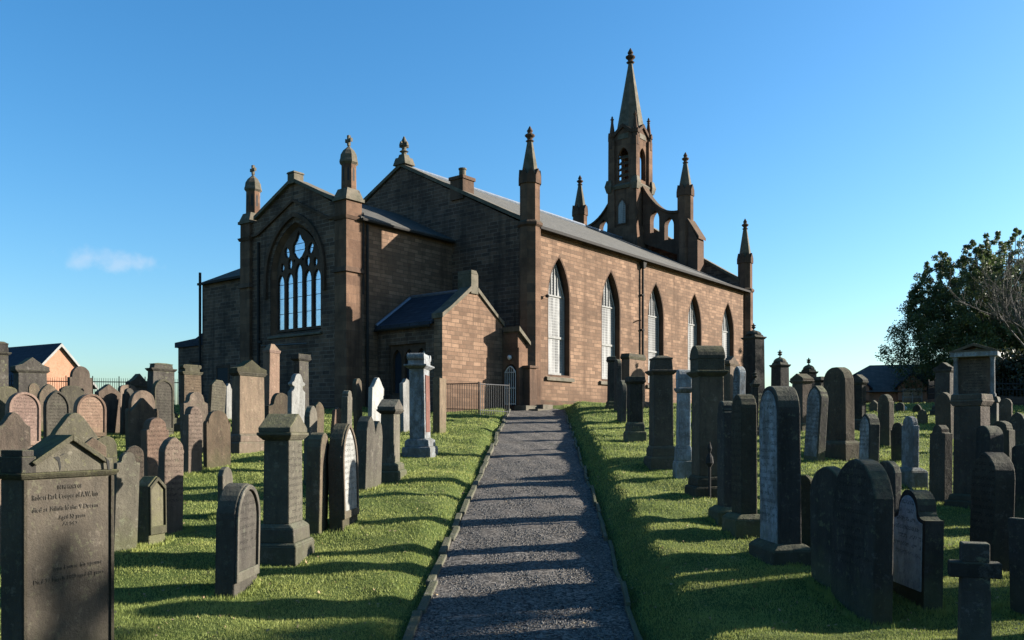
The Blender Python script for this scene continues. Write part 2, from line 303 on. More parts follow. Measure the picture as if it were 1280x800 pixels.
# ------------------------------------------------------------------ terrain
def pcx(Y): return .113+.0328*(Y-7.73)
PW = 1.0
def smooth01(t): t = np.clip(t, 0, 1); return t*t*(3-2*t)
def base_z(Y):
    p = -2.66+.1046*Y
    k = .12; h = np.clip(.5+.5*(p+1.93)/k, 0, 1); p = -1.93*(1-h)+p*h + k*h*(1-h)
    k = .35; h = np.clip(.5+.5*(1.0-p)/k, 0, 1); p = 1.0*(1-h)+p*h - k*h*(1-h)
    return p
def und(X, Y):
    return .030*np.sin(X*.9+Y*.55+1)+.022*np.sin(X*2.3-Y*1.3)+.018*np.sin(Y*2.9+X*.7)+.010*np.sin(X*5.1+Y*4.3)+.008*np.sin(X*7.7-Y*6.1+2)
def ground_z(X, Y):
    X = np.asarray(X, float); Y = np.asarray(Y, float)
    d = np.abs(X-pcx(Y))-PW; right = X > pcx(Y)
    bank = np.where(right, .32, .15); wid = np.where(right, .60, .5)
    off = smooth01((d+.03)/wid)*bank; fade = smooth01((34.5-Y)/2.0)
    g = base_z(Y)+(off-.05)*fade+.10*(1-fade)+und(X, Y)*smooth01(d/.6)*fade
    return g
def gz(x, y): return float(ground_z(x, y))
xs = np.unique(np.concatenate([np.linspace(-1500, -60, 12), np.linspace(-60, -16, 34), np.linspace(-16, -3, 80), np.linspace(-3, 5, 140), np.linspace(5, 18, 80), np.linspace(18, 60, 32), np.linspace(60, 1500, 12)]))
ys = np.unique(np.concatenate([np.linspace(-300, -4, 10), np.linspace(-4, 5, 20), np.linspace(5, 16, 150), np.linspace(16, 40, 150), np.linspace(40, 80, 20), np.linspace(80, 3000, 16)]))
GX, GY = np.meshgrid(xs, ys); GZ = ground_z(GX, GY)
def grid_mesh(name, GX, GY, GZ, mat, **props):
    ny, nx = GX.shape; me = bpy.data.meshes.new(name)
    vv = np.stack([GX, GY, GZ], -1).reshape(-1, 3); idx = np.arange(nx*ny).reshape(ny, nx)
    q = np.stack([idx[:-1,:-1], idx[:-1,1:], idx[1:,1:], idx[1:,:-1]], -1).reshape(-1, 4)
    me.vertices.add(len(vv)); me.vertices.foreach_set('co', vv.ravel()); me.loops.add(q.size); me.loops.foreach_set('vertex_index', q.ravel().astype(np.int32))
    me.polygons.add(len(q)); me.polygons.foreach_set('loop_start', np.arange(0, q.size, 4, dtype=np.int32)); me.update(calc_edges=True); me.validate()
    for p_ in me.polygons: p_.use_smooth = True
    me.materials.append(mat); o = bpy.data.objects.new(name, me); col.objects.link(o)
    for k, v in props.items(): o[k] = v
    return o
grid_mesh('ground', GX, GY, GZ, ground_mat(), kind='structure')
py = np.linspace(-1, 33.6, 260); px = np.linspace(-1, 1, 30); PXg, PYg = np.meshgrid(px, py)
PXX = pcx(PYg)+PXg*(PW+.02); PZ = base_z(PYg)+.012*(1-PXg**2)+.006*np.sin(PXX*9+PYg*3)+.006*np.sin(PYg*5.3-PXX*4)
grid_mesh('path', PXX, PYg, PZ, gravel_mat(), kind='structure')
def path_z(x, y): return float(base_z(np.float64(y)))+.012
kerb_mat = gravestone('kerb_stone', (.20, .18, .14), (.12, .11, .09), (.05, .048, .04), (.13, .14, .07), .6, streak=.6)
def kerb(side, name, hgt, th, seg):
    m = M(); y = 5.0
    while y < 32.3:
        L = seg*random.uniform(.75, 1.25); y2 = min(y+L, 32.6); a = random.uniform(-.025, .025); b = a+random.uniform(-.03, .03); h = hgt+random.uniform(-.03, .03); g = .02
        xa = pcx(y)+side*PW+a; xb = pcx(y2)+side*PW+b; za = path_z(0, y); zb = path_z(0, y2-g); ta, tb = (-th, 0) if side < 0 else (0, th)
        m.add([(xa+ta, y, za-.15), (xa+tb, y, za-.15), (xb+tb, y2-g, zb-.15), (xb+ta, y2-g, zb-.15), (xa+ta, y, za+h), (xa+tb, y, za+h), (xb+tb, y2-g, zb+h+.01), (xb+ta, y2-g, zb+h+.01)],
              [(0,3,2,1),(4,5,6,7),(0,1,5,4),(1,2,6,5),(2,3,7,6),(3,0,4,7)]); y = y2
    m.build(name, kerb_mat, bevel=.012, kind='structure')
kerb(-1, 'kerb_left', .03, .09, .95); kerb(1, 'kerb_right', .025, .05, .8)

def tri_mesh(name, verts, nper, mat, smooth=False, parent=None, **props):     # verts (n, nper, 3)
    n = len(verts); me = bpy.data.meshes.new(name); me.vertices.add(n*nper); me.vertices.foreach_set('co', verts.reshape(-1).astype(np.float32))
    me.loops.add(n*nper); me.loops.foreach_set('vertex_index', np.arange(n*nper, dtype=np.int32)); me.polygons.add(n); me.polygons.foreach_set('loop_start', np.arange(0, n*nper, nper, dtype=np.int32))
    me.update(calc_edges=True); me.materials.append(mat); o = bpy.data.objects.new(name, me); col.objects.link(o)
    if parent: o.parent = parent
    for k, v in props.items(): o[k] = v
    return o
# grass blades: density falls and blades grow with distance
def blades(n, y0, y1, pw, hh, ww):
    u = rng.random(n); e = 1-pw; Y = (y0**e+u*(y1**e-y0**e))**(1/e); X = (rng.random(n)*2-1)*(Y*.62+1.2)
    patch = .5+.5*np.sin(X*3.1+np.sin(Y*2.3)*2)*np.sin(Y*2.7+np.sin(X*1.9)*2)
    k = (np.abs(X-pcx(Y)) > PW+.015+.03*rng.random(n)) & (Y < 36); X, Y, patch = X[k], Y[k], patch[k]; n = len(X)
    Z = ground_z(X, Y)-.006; h = hh*(.55+.9*rng.random(n))*(.7+.6*patch)*(Y/10)**.35; w = ww*(.6+.8*rng.random(n))*(Y/10)**.75
    near = np.abs(X-pcx(Y))-PW < .22; h = np.where(near, h*1.15, h)
    a = rng.random(n)*6.283; ln = rng.normal(0, .45, n)*h; la = rng.random(n)*6.283
    dx, dy = np.cos(a)*w, np.sin(a)*w
    V = np.zeros((n, 3, 3)); V[:,0] = np.stack([X-dx, Y-dy, Z], -1); V[:,1] = np.stack([X+dx, Y+dy, Z], -1); V[:,2] = np.stack([X+np.cos(la)*ln, Y+np.sin(la)*ln, Z+h], -1)
    return V
gm = grass_mat()
gv = np.concatenate([blades(430000, 6.4, 15, 1.9, .025, .0046), blades(330000, 15, 35.5, 1.7, .028, .0050)])
tri_mesh('grass', gv, 3, gm, kind='stuff', label='short bright green churchyard grass growing on both banks of the path', category='grass')
# loose pebbles on the path
def pebbles(n):
    u = rng.random(n); Y = 6.5*(19/6.5)**u; t = rng.random(n)*2-1; X = pcx(Y)+t*(PW-.03); s = (.005+.012*rng.random(n)**2)
    Z = base_z(Y)+.012*(1-t**2)+.002; P = np.zeros((n, 8, 3, 3)); O = np.array([[1,0,0],[0,1,0],[-1,0,0],[0,-1,0]], float)
    a = rng.random(n)*6.28; sq = .5+.5*rng.random(n); vt = []
    for i in range(4):
        ang = a+i*1.5708; rr = s*(.7+.6*rng.random(n)); vt.append(np.stack([X+np.cos(ang)*rr, Y+np.sin(ang)*rr, Z+s*.1], -1))
    top = np.stack([X+s*.2, Y, Z+s*sq], -1)
    T = np.zeros((n, 4, 3, 3))
    for i in range(4): T[:,i,0] = vt[i]; T[:,i,1] = vt[(i+1) % 4]; T[:,i,2] = top
    return T.reshape(-1, 3, 3)
peb = simple('pebble', (.30, .275, .24), .9, 0, 30, (.07, .066, .062))
tri_mesh('gravel', pebbles(42000), 3, peb, kind='stuff', label='loose grey pebbles scattered over the gravel path', category='gravel')

def litter(n):
    Y = 6.8*(30/6.8)**rng.random(n); X = (rng.random(n)*2-1)*(Y*.6+1); k = rng.random(n) < np.where(np.abs(X-pcx(Y)) < PW, .35, 1.0); X, Y = X[k], Y[k]; n = len(X); on = np.abs(X-pcx(Y)) < PW
    Z = np.where(on, base_z(Y)+.018, ground_z(X, Y)+.022); a = rng.random(n)*6.28; s = (.010+.014*rng.random(n))*(Y/10)**.4; V = np.zeros((n, 4, 3)); tz = rng.normal(0, .008, (n, 4))
    for i, (f, g) in enumerate(((1, 0), (0, .5), (-1, 0), (0, -.5))):
        V[:, i] = np.stack([X+(np.cos(a)*f-np.sin(a)*g)*s, Y+(np.sin(a)*f+np.cos(a)*g)*s, Z+tz[:, i]], -1)
    return V
tri_mesh('fallen_leaves', litter(2600), 4, simple('dead_leaf', (.16, .10, .05), .9, 0, 3, (.24, .18, .09)), kind='stuff', label='small brown fallen leaves scattered over turf and path', category='leaves')

# ------------------------------------------------------------------ church (local x = along the side wall, y = along the gable end)
C0 = Vector((.676, 33.5, 0)); ANG = math.atan2(.7851, .6194)
church = empty('church', (C0.x, C0.y, 0), ANG, label='red sandstone gothic church with lancet windows, pinnacles and a slender spire', category='church')
def part(m, name, mat, parent=church, **k): return m.build(name, MC[mat] if isinstance(mat, str) else mat, parent, **k)
Z0 = .55; EV = 7.9; RD = 11.4; VC = 6.96; NW = 13.92; NL = 20.6
WU = [1.97, 5.9, 9.92, 13.94, 17.94]
# side wall with lancets
WZ0, WZS, WZT = 2.2, 5.55, 7.0
holes = [arch(u, .802, WZ0-.052, 5.3, 7.043) for u in WU]
m = M(); m.plate([(.1, Z0), (NL-.1, Z0), (NL-.1, EV), (.1, EV)], holes, 'y', 0, .55); part(m, 'side_wall', 'rubble')
m = M(); m.box(.0, NL, -.12, .0, Z0, 1.12); m.plate([(-.12, 1.12), (0, 1.12), (0, 1.2)], [], 'x', .0, NL); part(m, 'wall_plinth', 'ashlar')
m = M(); m.box(.1, NL-.1, NW-.5, NW, Z0, EV); part(m, 'rear_wall', 'rubble')
# window surrounds, frames and glass
for u in WU:
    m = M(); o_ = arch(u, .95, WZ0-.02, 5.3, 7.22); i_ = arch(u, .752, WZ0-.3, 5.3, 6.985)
    m.plate(arch(u, .80, WZ0-.05, 5.3, 7.04), [arch(u, .735, WZ0+.02, 5.3, 6.95)], 'y', .004, .27); sur = part(m, 'window', 'ashlar_dark')  # reveal ring in darker stone, putting the jamb's shade into the colour
    m = M(); m.plate([(u-.66, WZ0+.05), (u+.66, WZ0+.05), (u+.66, 5.42), (u, 6.86), (u-.66, 5.42)], [], 'y', .275, .295); part(m, 'glass', 'grille', sur)
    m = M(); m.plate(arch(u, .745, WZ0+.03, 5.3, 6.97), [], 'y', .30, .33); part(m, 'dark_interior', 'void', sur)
    m = M(); A = [(u-.69, WZ0+.04), (u+.69, WZ0+.04), (u+.69, 5.44), (u, 6.93), (u-.69, 5.44)]; B_ = [(u-.64, WZ0+.12), (u+.64, WZ0+.12), (u+.64, 5.40), (u, 6.78), (u-.64, 5.40)]; m.plate(A, [B_], 'y', .23, .268)
    for zz, th in ((5.42, .06), (3.75, .09)): m.box(u-.668, u+.668, .233, .266, zz-th/2, zz+th/2)
    m.box(u-.016, u+.016, .237, .264, 5.45, 6.85); m.box(u-.235, u-.205, .237, .264, 5.45, 6.35); m.box(u+.205, u+.235, .237, .264, 5.45, 6.35)
    part(m, 'frame', 'white', sur)
    m = M(); m.add([(u-.95, -.10, WZ0-.22), (u+.95, -.10, WZ0-.22), (u+.95, .3, WZ0-.22), (u-.95, .3, WZ0-.22), (u-.95, -.10, WZ0-.1), (u+.95, -.10, WZ0-.1), (u+.95, .3, WZ0+.03), (u-.95, .3, WZ0+.03)],
        [(0,3,2,1),(4,5,6,7),(0,1,5,4),(1,2,6,5),(2,3,7,6),(3,0,4,7)]); part(m, 'sill', 'copingmoss', sur)
# eaves course and gutter
m = M(); m.box(.3, NL-.3, -.14, .1, EV-.16, EV-.003); part(m, 'cornice', 'ashlar_dark')
m = M(); m.box(.3, NL-.3, -.33, -.2, EV-.13, EV-.02); part(m, 'gutter', 'iron')
# gable ends
gp = [(.1, Z0), (NW-.1, Z0), (NW-.1, EV), (VC, RD), (.1, EV)]
m = M(); m.plate(gp, [], 'x', 0, .5); part(m, 'gable_wall', 'rubble_shaded')
slope = (RD-EV)/VC
def verge(ua, ub, rise, name, pr=.0, th=.16):
    m = M()
    for s_ in (1, -1):
        q = []
        for v in (.35, VC):
            z = EV+slope*v+rise; vv = v if s_ > 0 else 2*VC-v; q += [(vv, z), (vv, z+th)]
        m.plate([q[0], q[2], q[3], q[1]], [], 'x', ua, ub)
    return part(m, name, 'copingmoss', bevel=.01)
verge(-.10, .45, .03, 'gable_coping')
# roof slabs
m = M()
for s_ in (1, -1):
    pts = []
    for v, dz in ((-.2, .02), (VC, .02), (VC, .10), (-.2, .10)):
        vv = v if s_ > 0 else 2*VC-v; pts.append((vv, EV+slope*v+dz-.04))
    m.plate(pts, [], 'x', .40, NL-.35)
roof = part(m, 'roof', 'slate')
m = M(); m.tube([(.4, VC, RD+.1), (NL-.4, VC, RD+.1)], .1, 8); part(m, 'ridge', 'lead', roof)
# apex finial
m = M(); m.frust(.15, VC, RD+.1, RD+.42, .62, .75, .5, .55); m.frust(.15, VC, RD+.42, RD+.58, .36, .4, .3, .3)
m.lathe(.15, VC, [(.10, RD+.55), (.12, RD+.68), (.2, RD+.72), (.1, RD+.78), (.10, RD+.92), (.17, RD+.98), (.10, RD+1.06), (.13, RD+1.16), (.03, RD+1.38)], 10)
for a in range(4):
    dx, dy = math.cos(a*math.pi/2), math.sin(a*math.pi/2); m.frust(.15+dx*.17, VC+dy*.17, RD+.94, RD+1.12, .14, .14, .07, .07)
part(m, 'apex_finial', 'copingmoss', smooth=False)
# chimney on the slope
m = M(); cz = EV+slope*3.7; m.box(-.08, .62, 3.35, 4.05, cz-.3, cz+.52); m.box(-.13, .67, 3.3, 4.1, cz+.52, cz+.66); ch = part(m, 'chimney', 'ashlar_dark', bevel=.01)
m = M(); m.lathe(.3, 3.7, [(.15, cz+.66), (.14, cz+1.0), (.17, cz+1.0), (.17, cz+1.06)], 12); part(m, 'chimney_pot', 'copingmoss', ch)

def finial_prof(z, s=1.0):
    return [(.13*s, z), (.17*s, z+.04*s), (.10*s, z+.08*s), (.11*s, z+.15*s), (.19*s, z+.22*s), (.20*s, z+.27*s), (.10*s, z+.33*s), (.09*s, z+.37*s), (.12*s, z+.43*s), (.07*s, z+.52*s), (.015*s, z+.62*s)]
def pinnacle(cu, cv, r, zb, zg, zt, mat='ashlar', spire='copingmoss', string=None, name='pinnacle', fs=1.0):
    """octagonal shaft, gablets, small spire and finial"""
    m = M(); m.lathe(cu, cv, [(r*1.08, zb), (r*1.08, string or zb+.01), (r, (string or zb)+.02), (r, zg)], 8); p = part(m, name, mat)
    if string:
        m = M(); m.lathe(cu, cv, [(r*1.05, string-.16), (r*1.28, string-.07), (r*1.28, string+.02), (r*1.02, string+.12)], 8); part(m, 'string_course', 'ashlar_dark', p)
    m = M()
    for k in range(8):
        a = 2*math.pi*k/8; c, s = math.cos(a), math.sin(a); rr = r*math.cos(math.pi/8); w = r*.44
        def T(t, o, z): return (cu+c*(rr+o)-s*t, cv+s*(rr+o)+c*t, z)
        V = [T(-w, .05, zg-.34*r*2), T(w, .05, zg-.34*r*2), T(w, .05, zg), T(0, .05, zg+r*.75), T(-w, .05, zg), T(-w, -.12, zg-.34*r*2), T(w, -.12, zg-.34*r*2), T(w, -.12, zg), T(0, -.12, zg+r*.75), T(-w, -.12, zg)]
        m.add(V, [(0,1,2,3,4), (9,8,7,6,5), (0,5,6,1), (1,6,7,2), (2,7,8,3), (3,8,9,4), (4,9,5,0)])
    part(m, 'gablet', 'ashlar_dark', p)
    m = M(); m.lathe(cu, cv, [(r*.93, zg-.02), (.11*fs, zt)], 8); part(m, 'spirelet', spire, p)
    m = M(); m.lathe(cu, cv, finial_prof(zt-.02, fs), 10); part(m, 'finial', 'ashlar_dark', p)
    return p
pinnacle(.15, .10, .40, Z0, 9.75, 11.15, string=7.95)
pinnacle(NL-.15, .10, .40, Z0, 9.75, 11.45, string=7.95)
pinnacle(NL-.15, NW-.10, .40, Z0, 9.75, 11.45, string=7.95)
pinnacle(.15, NW-.10, .40, Z0, 9.75, 11.15, string=7.95)
m = M(); m.frust(-.30, -.18, Z0, 2.35, .5, .5, .42, .42); m.frust(-.30, -.18, 2.35, 2.45, .58, .56, .58, .56); part(m, 'door_pier', 'ashlar_dark', bevel=.02)
# downpipe
m = M(); m.tube([(8.5, -.1, 2.2), (8.5, -.1, EV-.3)], .055, 8); m.frust(8.5, -.12, EV-.45, EV-.15, .16, .16, .3, .22)
for zz in (3.0, 4.6, 6.2): m.box(8.4, 8.6, -.14, 0, zz, zz+.06)
part(m, 'downpipe', 'iron')
m = M(); m.lathe(.95, -.15, [(.03, 5.2), (.08, 5.22), (.08, 5.3), (.03, 5.33)], 8); m.tube([(.95, 0, 5.28), (.95, -.15, 5.28)], .015, 5); m.tube([(8.1, 0, 5.0), (8.1, -.25, 5.02)], .03, 5); part(m, 'wall_light', 'iron')

# far gable with raised parapet, screen and tower
m = M(); m.plate([(.1, Z0), (NW-.1, Z0), (NW-.1, 8.35), (NW-2.7, 10.0), (NW-VC+1.05, 12.2), (VC-1.05, 12.2), (2.7, 10.0), (.1, 8.35)], [], 'x', NL-.45, NL); part(m, 'far_gable_wall', 'rubble_shaded')
m = M()
for s_ in (1, -1):
    P = [(.3, 8.48), (2.7, 10.0), (VC-.95, 12.25)]
    for a, b in zip(P, P[1:]):
        q = [a, b, (b[0], b[1]+.16), (a[0], a[1]+.16)]; q = [(x if s_ > 0 else 2*VC-x, z) for x, z in q]; m.plate(q, [], 'x', NL-.55, NL+.08)
part(m, 'far_gable_coping', 'copingmoss')
US = 19.35
m = M()
for s_ in (1, -1):
    top = []
    for k in range(11):
        t = k/10; top.append((5.98-(5.98-3.6)*t, 12.65+1.9*(1-t)**2.3))
    outer = [(3.6, 10.2), (5.98, 11.2)]+top
    h1 = arch(5.18, .30, 11.75, 12.5, 13.05, 5); h2 = arch(4.22, .30, 11.2, 12.0, 12.5, 5)
    fl = lambda L: [(x if s_ > 0 else 2*VC-x, z) for x, z in L]
    m.plate(fl(outer), [fl(h1), fl(h2)], 'x', US-.22, US+.22)
part(m, 'flying_screen', 'ashlar_dark')
for s_ in (1, -1):
    pts = []; m = M()
    for k in range(11): t = k/10; pts.append((5.98-(5.98-3.6)*t, 12.66+1.9*(1-t)**2.3))
    for a, b in zip(pts, pts[1:]):
        q = [a, b, (b[0], b[1]+.14), (a[0], a[1]+.14)]; q = [(x if s_ > 0 else 2*VC-x, z) for x, z in q]; m.plate(q, [], 'x', US-.32, US+.32)
    part(m, 'screen_coping', 'ashlar_dark')
for cv in (3.28, 2*VC-3.28):
    pinnacle(US, cv, .46, 9.2, 13.9, 15.55, fs=1.05)
    s_ = -1 if cv < VC else 1
    m = M(); x0 = cv+s_*.35; m.plate([(x0, 9.0), (x0+s_*.62, 9.0), (x0+s_*.62, 10.95), (x0+s_*.05, 12.0)], [], 'x', US-.4, US+.4); m.plate([(x0+s_*.02, 12.05), (x0+s_*.72, 10.95), (x0+s_*.72, 11.1), (x0+s_*.02, 12.2)], [], 'x', US-.46, US+.46); part(m, 'weathered_buttress', 'ashlar_dark')
TW = .90
tower = None
m = M(); m.box(US-TW, US+TW, VC-TW, VC+TW, 10.0, 14.55)
m.frust(US, VC, 10.0, 12.2, 2*TW+.5, 2*TW+.5, 2*TW+.24, 2*TW+.24); tower = part(m, 'tower', 'ashlar')
m = M()
for (cx, cy) in ((US-TW+.14, VC-TW+.14), (US+TW-.14, VC-TW+.14), (US-TW+.14, VC+TW-.14), (US+TW-.14, VC+TW-.14)): m.frust(cx, cy, 11.8, 14.7, .52, .52, .46, .46); m.frust(cx, cy, 14.7, 17.5, .44, .44, .42, .42)
part(m, 'corner_buttress', 'ashlar', tower)
m = M(); m.frust(US, VC, 14.5, 14.68, 2*TW+.14, 2*TW+.14, 2*TW+.3, 2*TW+.3); m.frust(US, VC, 14.68, 14.85, 2*TW+.3, 2*TW+.3, 2*TW-.1, 2*TW-.1)
for (cx, cy) in ((US-TW, VC-TW), (US+TW, VC-TW), (US-TW, VC+TW)):
    m.frust(cx, cy, 14.35, 14.72, .3, .3, .48, .48); m.frust(cx, cy, 14.72, 15.1, .48, .48, .3, .3)
part(m, 'tower_string', 'copingmoss', tower)
hb = arch(VC, .36, 15.05, 16.4, 17.0, 5)
m = M()
for uu in (US-TW+.06, US+TW-.24): m.plate([(VC-TW+.1, 14.7), (VC+TW-.1, 14.7), (VC+TW-.1, 17.55), (VC, 18.15), (VC-TW+.1, 17.55)], [hb], 'x', uu, uu+.18)
hb2 = arch(US, .36, 15.05, 16.4, 17.0, 5)
for vv in (VC-TW+.06, VC+TW-.24): m.plate([(US-TW+.25, 14.7), (US+TW-.25, 14.7), (US+TW-.25, 17.55), (US, 18.15), (US-TW+.25, 17.55)], [hb2], 'y', vv, vv+.18)
part(m, 'belfry', 'ashlar', tower)
m = M()
for k in range(5):
    z = 15.25+k*.36
    m.add([(US-TW+.14, VC-.36, z), (US-TW+.14, VC+.36, z), (US-TW+.34, VC+.36, z+.22), (US-TW+.34, VC-.36, z+.22), (US-TW+.14, VC-.36, z+.04), (US-TW+.14, VC+.36, z+.04), (US-TW+.34, VC+.36, z+.26), (US-TW+.34, VC-.36, z+.26)], [(0,3,2,1),(4,5,6,7),(0,1,5,4),(1,2,6,5),(2,3,7,6),(3,0,4,7)]) if k not in (4,) else None
part(m, 'louvre', 'ashlar_dark', tower)
m = M()
for s_ in (-1, 1):
    for uu in (US-TW-.04, US+TW-.14): m.plate([(VC+s_*(TW+.02), 17.5), (VC+s_*(TW+.02), 17.72), (VC, 18.42), (VC, 18.2)], [], 'x', uu, uu+.26)
    for vv in (VC-TW-.04, VC+TW-.14): m.plate([(US+s_*(TW+.02), 17.5), (US+s_*(TW+.02), 17.72), (US, 18.42), (US, 18.2)], [], 'y', vv, vv+.26)
part(m, 'belfry_gablet', 'ashlar_dark', tower)
m = M(); m.plate(arch(VC+.05, .34, 12.35, 13.35, 13.95, 6), [arch(VC+.05, .26, 12.43, 13.35, 13.83, 6)], 'x', US-TW-.05, US-TW+.02); lw = part(m, 'lancet_surround', 'ashlar_dark', tower)
m = M(); m.plate(arch(VC+.05, .26, 12.43, 13.35, 13.83, 6), [], 'x', US-TW-.012, US-TW+.02); part(m, 'lancet_louvre', 'grille', tower)
m = M(); m.lathe(US, VC, [(.95, 17.5), (.90, 17.9), (.115, 22.35)], 8); spire = part(m, 'spire', 'copingmoss', church)
m = M(); m.lathe(US, VC, finial_prof(22.3, 1.5), 12); part(m, 'spire_finial', 'ashlar_dark', spire)
for (cx, cy) in ((US-TW+.1, VC-TW+.1), (US+TW-.1, VC-TW+.1), (US-TW+.1, VC+TW-.1), (US+TW-.1, VC+TW-.1)):
    pinnacle(cx, cy, .20, 17.0, 17.85, 18.7, name='corner_pinnacle', mat='ashlar_dark', spire='ashlar_dark', fs=.6)

# transept projecting towards the camera, u from -5.61 to 0
TL = -5.61; TV0, TV1 = 4.0, 10.3; TC = 7.1
WC = 7.04; wa, ws_, wt = 1.54, 5.95, 8.0
hole = arch(WC, wa, 3.75, ws_, wt, 10)
m = M(); m.plate([(TV0+.05, Z0), (TV1-.05, Z0), (TV1-.05, 8.3), (TV1-.9, 8.42), (TC+.25, 9.5), (TC-.25, 9.5), (TV0+.9, 8.42), (TV0+.05, 8.3)], [hole], 'x', TL, TL+.45); part(m, 'transept_front', 'rubble_shaded')
m = M()
for s_ in (1, -1):
    P = [(TV0-.02, 7.72), (TV0+1.0, 7.78), (TC-.0, 8.78)]
    for a, b in zip(P, P[1:]):
        q = [a, b, (b[0], b[1]+.1), (a[0], a[1]+.1)]; q = [(x if s_ > 0 else 2*TC-x+.1*(x < TC-1), z) for x, z in q]; m.plate(q, [], 'x', TL-.09, TL)
part(m, 'transept_string_course', 'ashlar_dark')
m = M()
for s_ in (1, -1):
    P = [(TV0+.7, 8.42), (TC-.2, 9.46)]
    q = [P[0], P[1], (P[1][0], P[1][1]+.14), (P[0][0], P[0][1]+.14)]; q = [(x if s_ > 0 else 2*TC-x, z) for x, z in q]; m.plate(q, [], 'x', TL-.14, TL+.5)
part(m, 'transept_coping', 'copingmoss')
m = M(); m.box(TL-.16, TL+.30, TC-.2, TC+.2, 9.45, 9.84); m.frust(TL+.07, TC, 9.84, 9.92, .54, .48, .46, .40); part(m, 'apex_block', 'copingmoss', bevel=.015)
# the big window
m = M(); m.plate(arch(WC, wa+.32, 5.3, ws_, wt+.38, 10), [arch(WC, wa+.17, 5.2, ws_, wt+.2, 10)][:0], 'x', TL-.01, TL-.005) if False else None
hoodO = arch(WC, wa+.30, 5.2, ws_, wt+.36, 12)[1:]; hoodI = arch(WC, wa+.16, 5.2, ws_, wt+.19, 12)[1:]
hoodO = hoodO+[(WC-wa-.30, 5.2)]; hoodI = hoodI+[(WC-wa-.16, 5.2)]
m.plate(hoodO+hoodI[::-1], [], 'x', TL-.11, TL); win = part(m, 'great_window', 'ashlar_dark')
outer = arch(WC, 1.365, 3.84, 5.95, 7.84, 12); mid = arch(WC, wa, 3.75, ws_, wt, 12)
V = [(TL+.02, y, z) for y, z in mid]+[(TL+.25, y, z) for y, z in outer]; n_ = len(mid)
m = M(); m.add(V, [(i, (i+1) % n_, n_+(i+1) % n_, n_+i) for i in range(n_)]); part(m, 'splay', 'ashlar', win)
def blob(cx, cz, w, h, n=10, lean=0): return [(cx+w*math.sin(2*math.pi*k/n)*(1 if abs(math.cos(2*math.pi*k/n)) < .9 else 1)+lean*math.cos(2*math.pi*k/n), cz-h*math.cos(2*math.pi*k/n)) for k in range(n)]
H = []
for s, zt in ((-1.10, 6.12), (-.55, 6.15), (0, 6.45), (.55, 6.15), (1.10, 6.12)): H.append(arch(WC+s, .21, 3.95, zt-.38, zt, 4))
H.append([(WC+.0, 6.58), (WC+.20, 6.70), (WC+.38, 6.92), (WC+.36, 7.18), (WC+.19, 7.36), (WC, 7.70), (WC-.19, 7.36), (WC-.36, 7.18), (WC-.38, 6.92), (WC-.20, 6.70)])
for s_ in (-1, 1):
    H.append(blob(WC+s_*.53, 6.46, .13, .22)); H.append(blob(WC+s_*1.0, 6.38, .11, .18)); H.append(blob(WC+s_*.72, 6.93, .16, .22, lean=-s_*.05)); H.append(blob(WC+s_*.26, 6.56, .06, .06))
m = M(); m.plate(arch(WC, 1.36, 3.845, 5.95, 7.83, 12), H, 'x', TL+.165, TL+.225); part(m, 'tracery', MC['ashlar_dark'], win, bevel=.006)
m = M(); m.plate(arch(WC, 1.355, 3.85, 5.95, 7.82, 12), [], 'x', TL+.235, TL+.26); part(m, 'glass', 'glass_blue', win)
for zz in (4.55, 5.15, 5.7, 6.95, 7.2): m = M(); m.box(TL+.226, TL+.233, WC-1.28, WC+1.28, zz, zz+.02); part(m, 'saddle_bar', 'iron', win)
m = M(); m.plate([(TL-.10, 3.60), (TL+.35, 3.60), (TL+.35, 3.86), (TL-.10, 3.66)], [], 'y', WC-1.62, WC+1.62); part(m, 'sill', 'copingmoss', win)
# transept flanks and roof
m = M(); m.box(TL+.45, 0, TV0, TV0+.45, Z0, 7.72); m.box(TL+.45, 0, TV1-.45, TV1, Z0, 7.72); part(m, 'transept_side_wall', 'rubble')
m = M()
for s_ in (1, -1):
    pts = [(TV0-.18, 7.72), (TC, 9.3), (TC, 9.4), (TV0-.18, 7.82)]; pts = [(x if s_ > 0 else 2*TC-x, z) for x, z in pts]; m.plate(pts, [], 'x', TL+.47, -.003)
part(m, 'transept_roof', 'slate_brown')
m = M(); m.tube([(TL+.5, TV0-.22, 7.72), (-.1, TV0-.22, 7.72)], .06, 8); part(m, 'transept_gutter', 'iron')
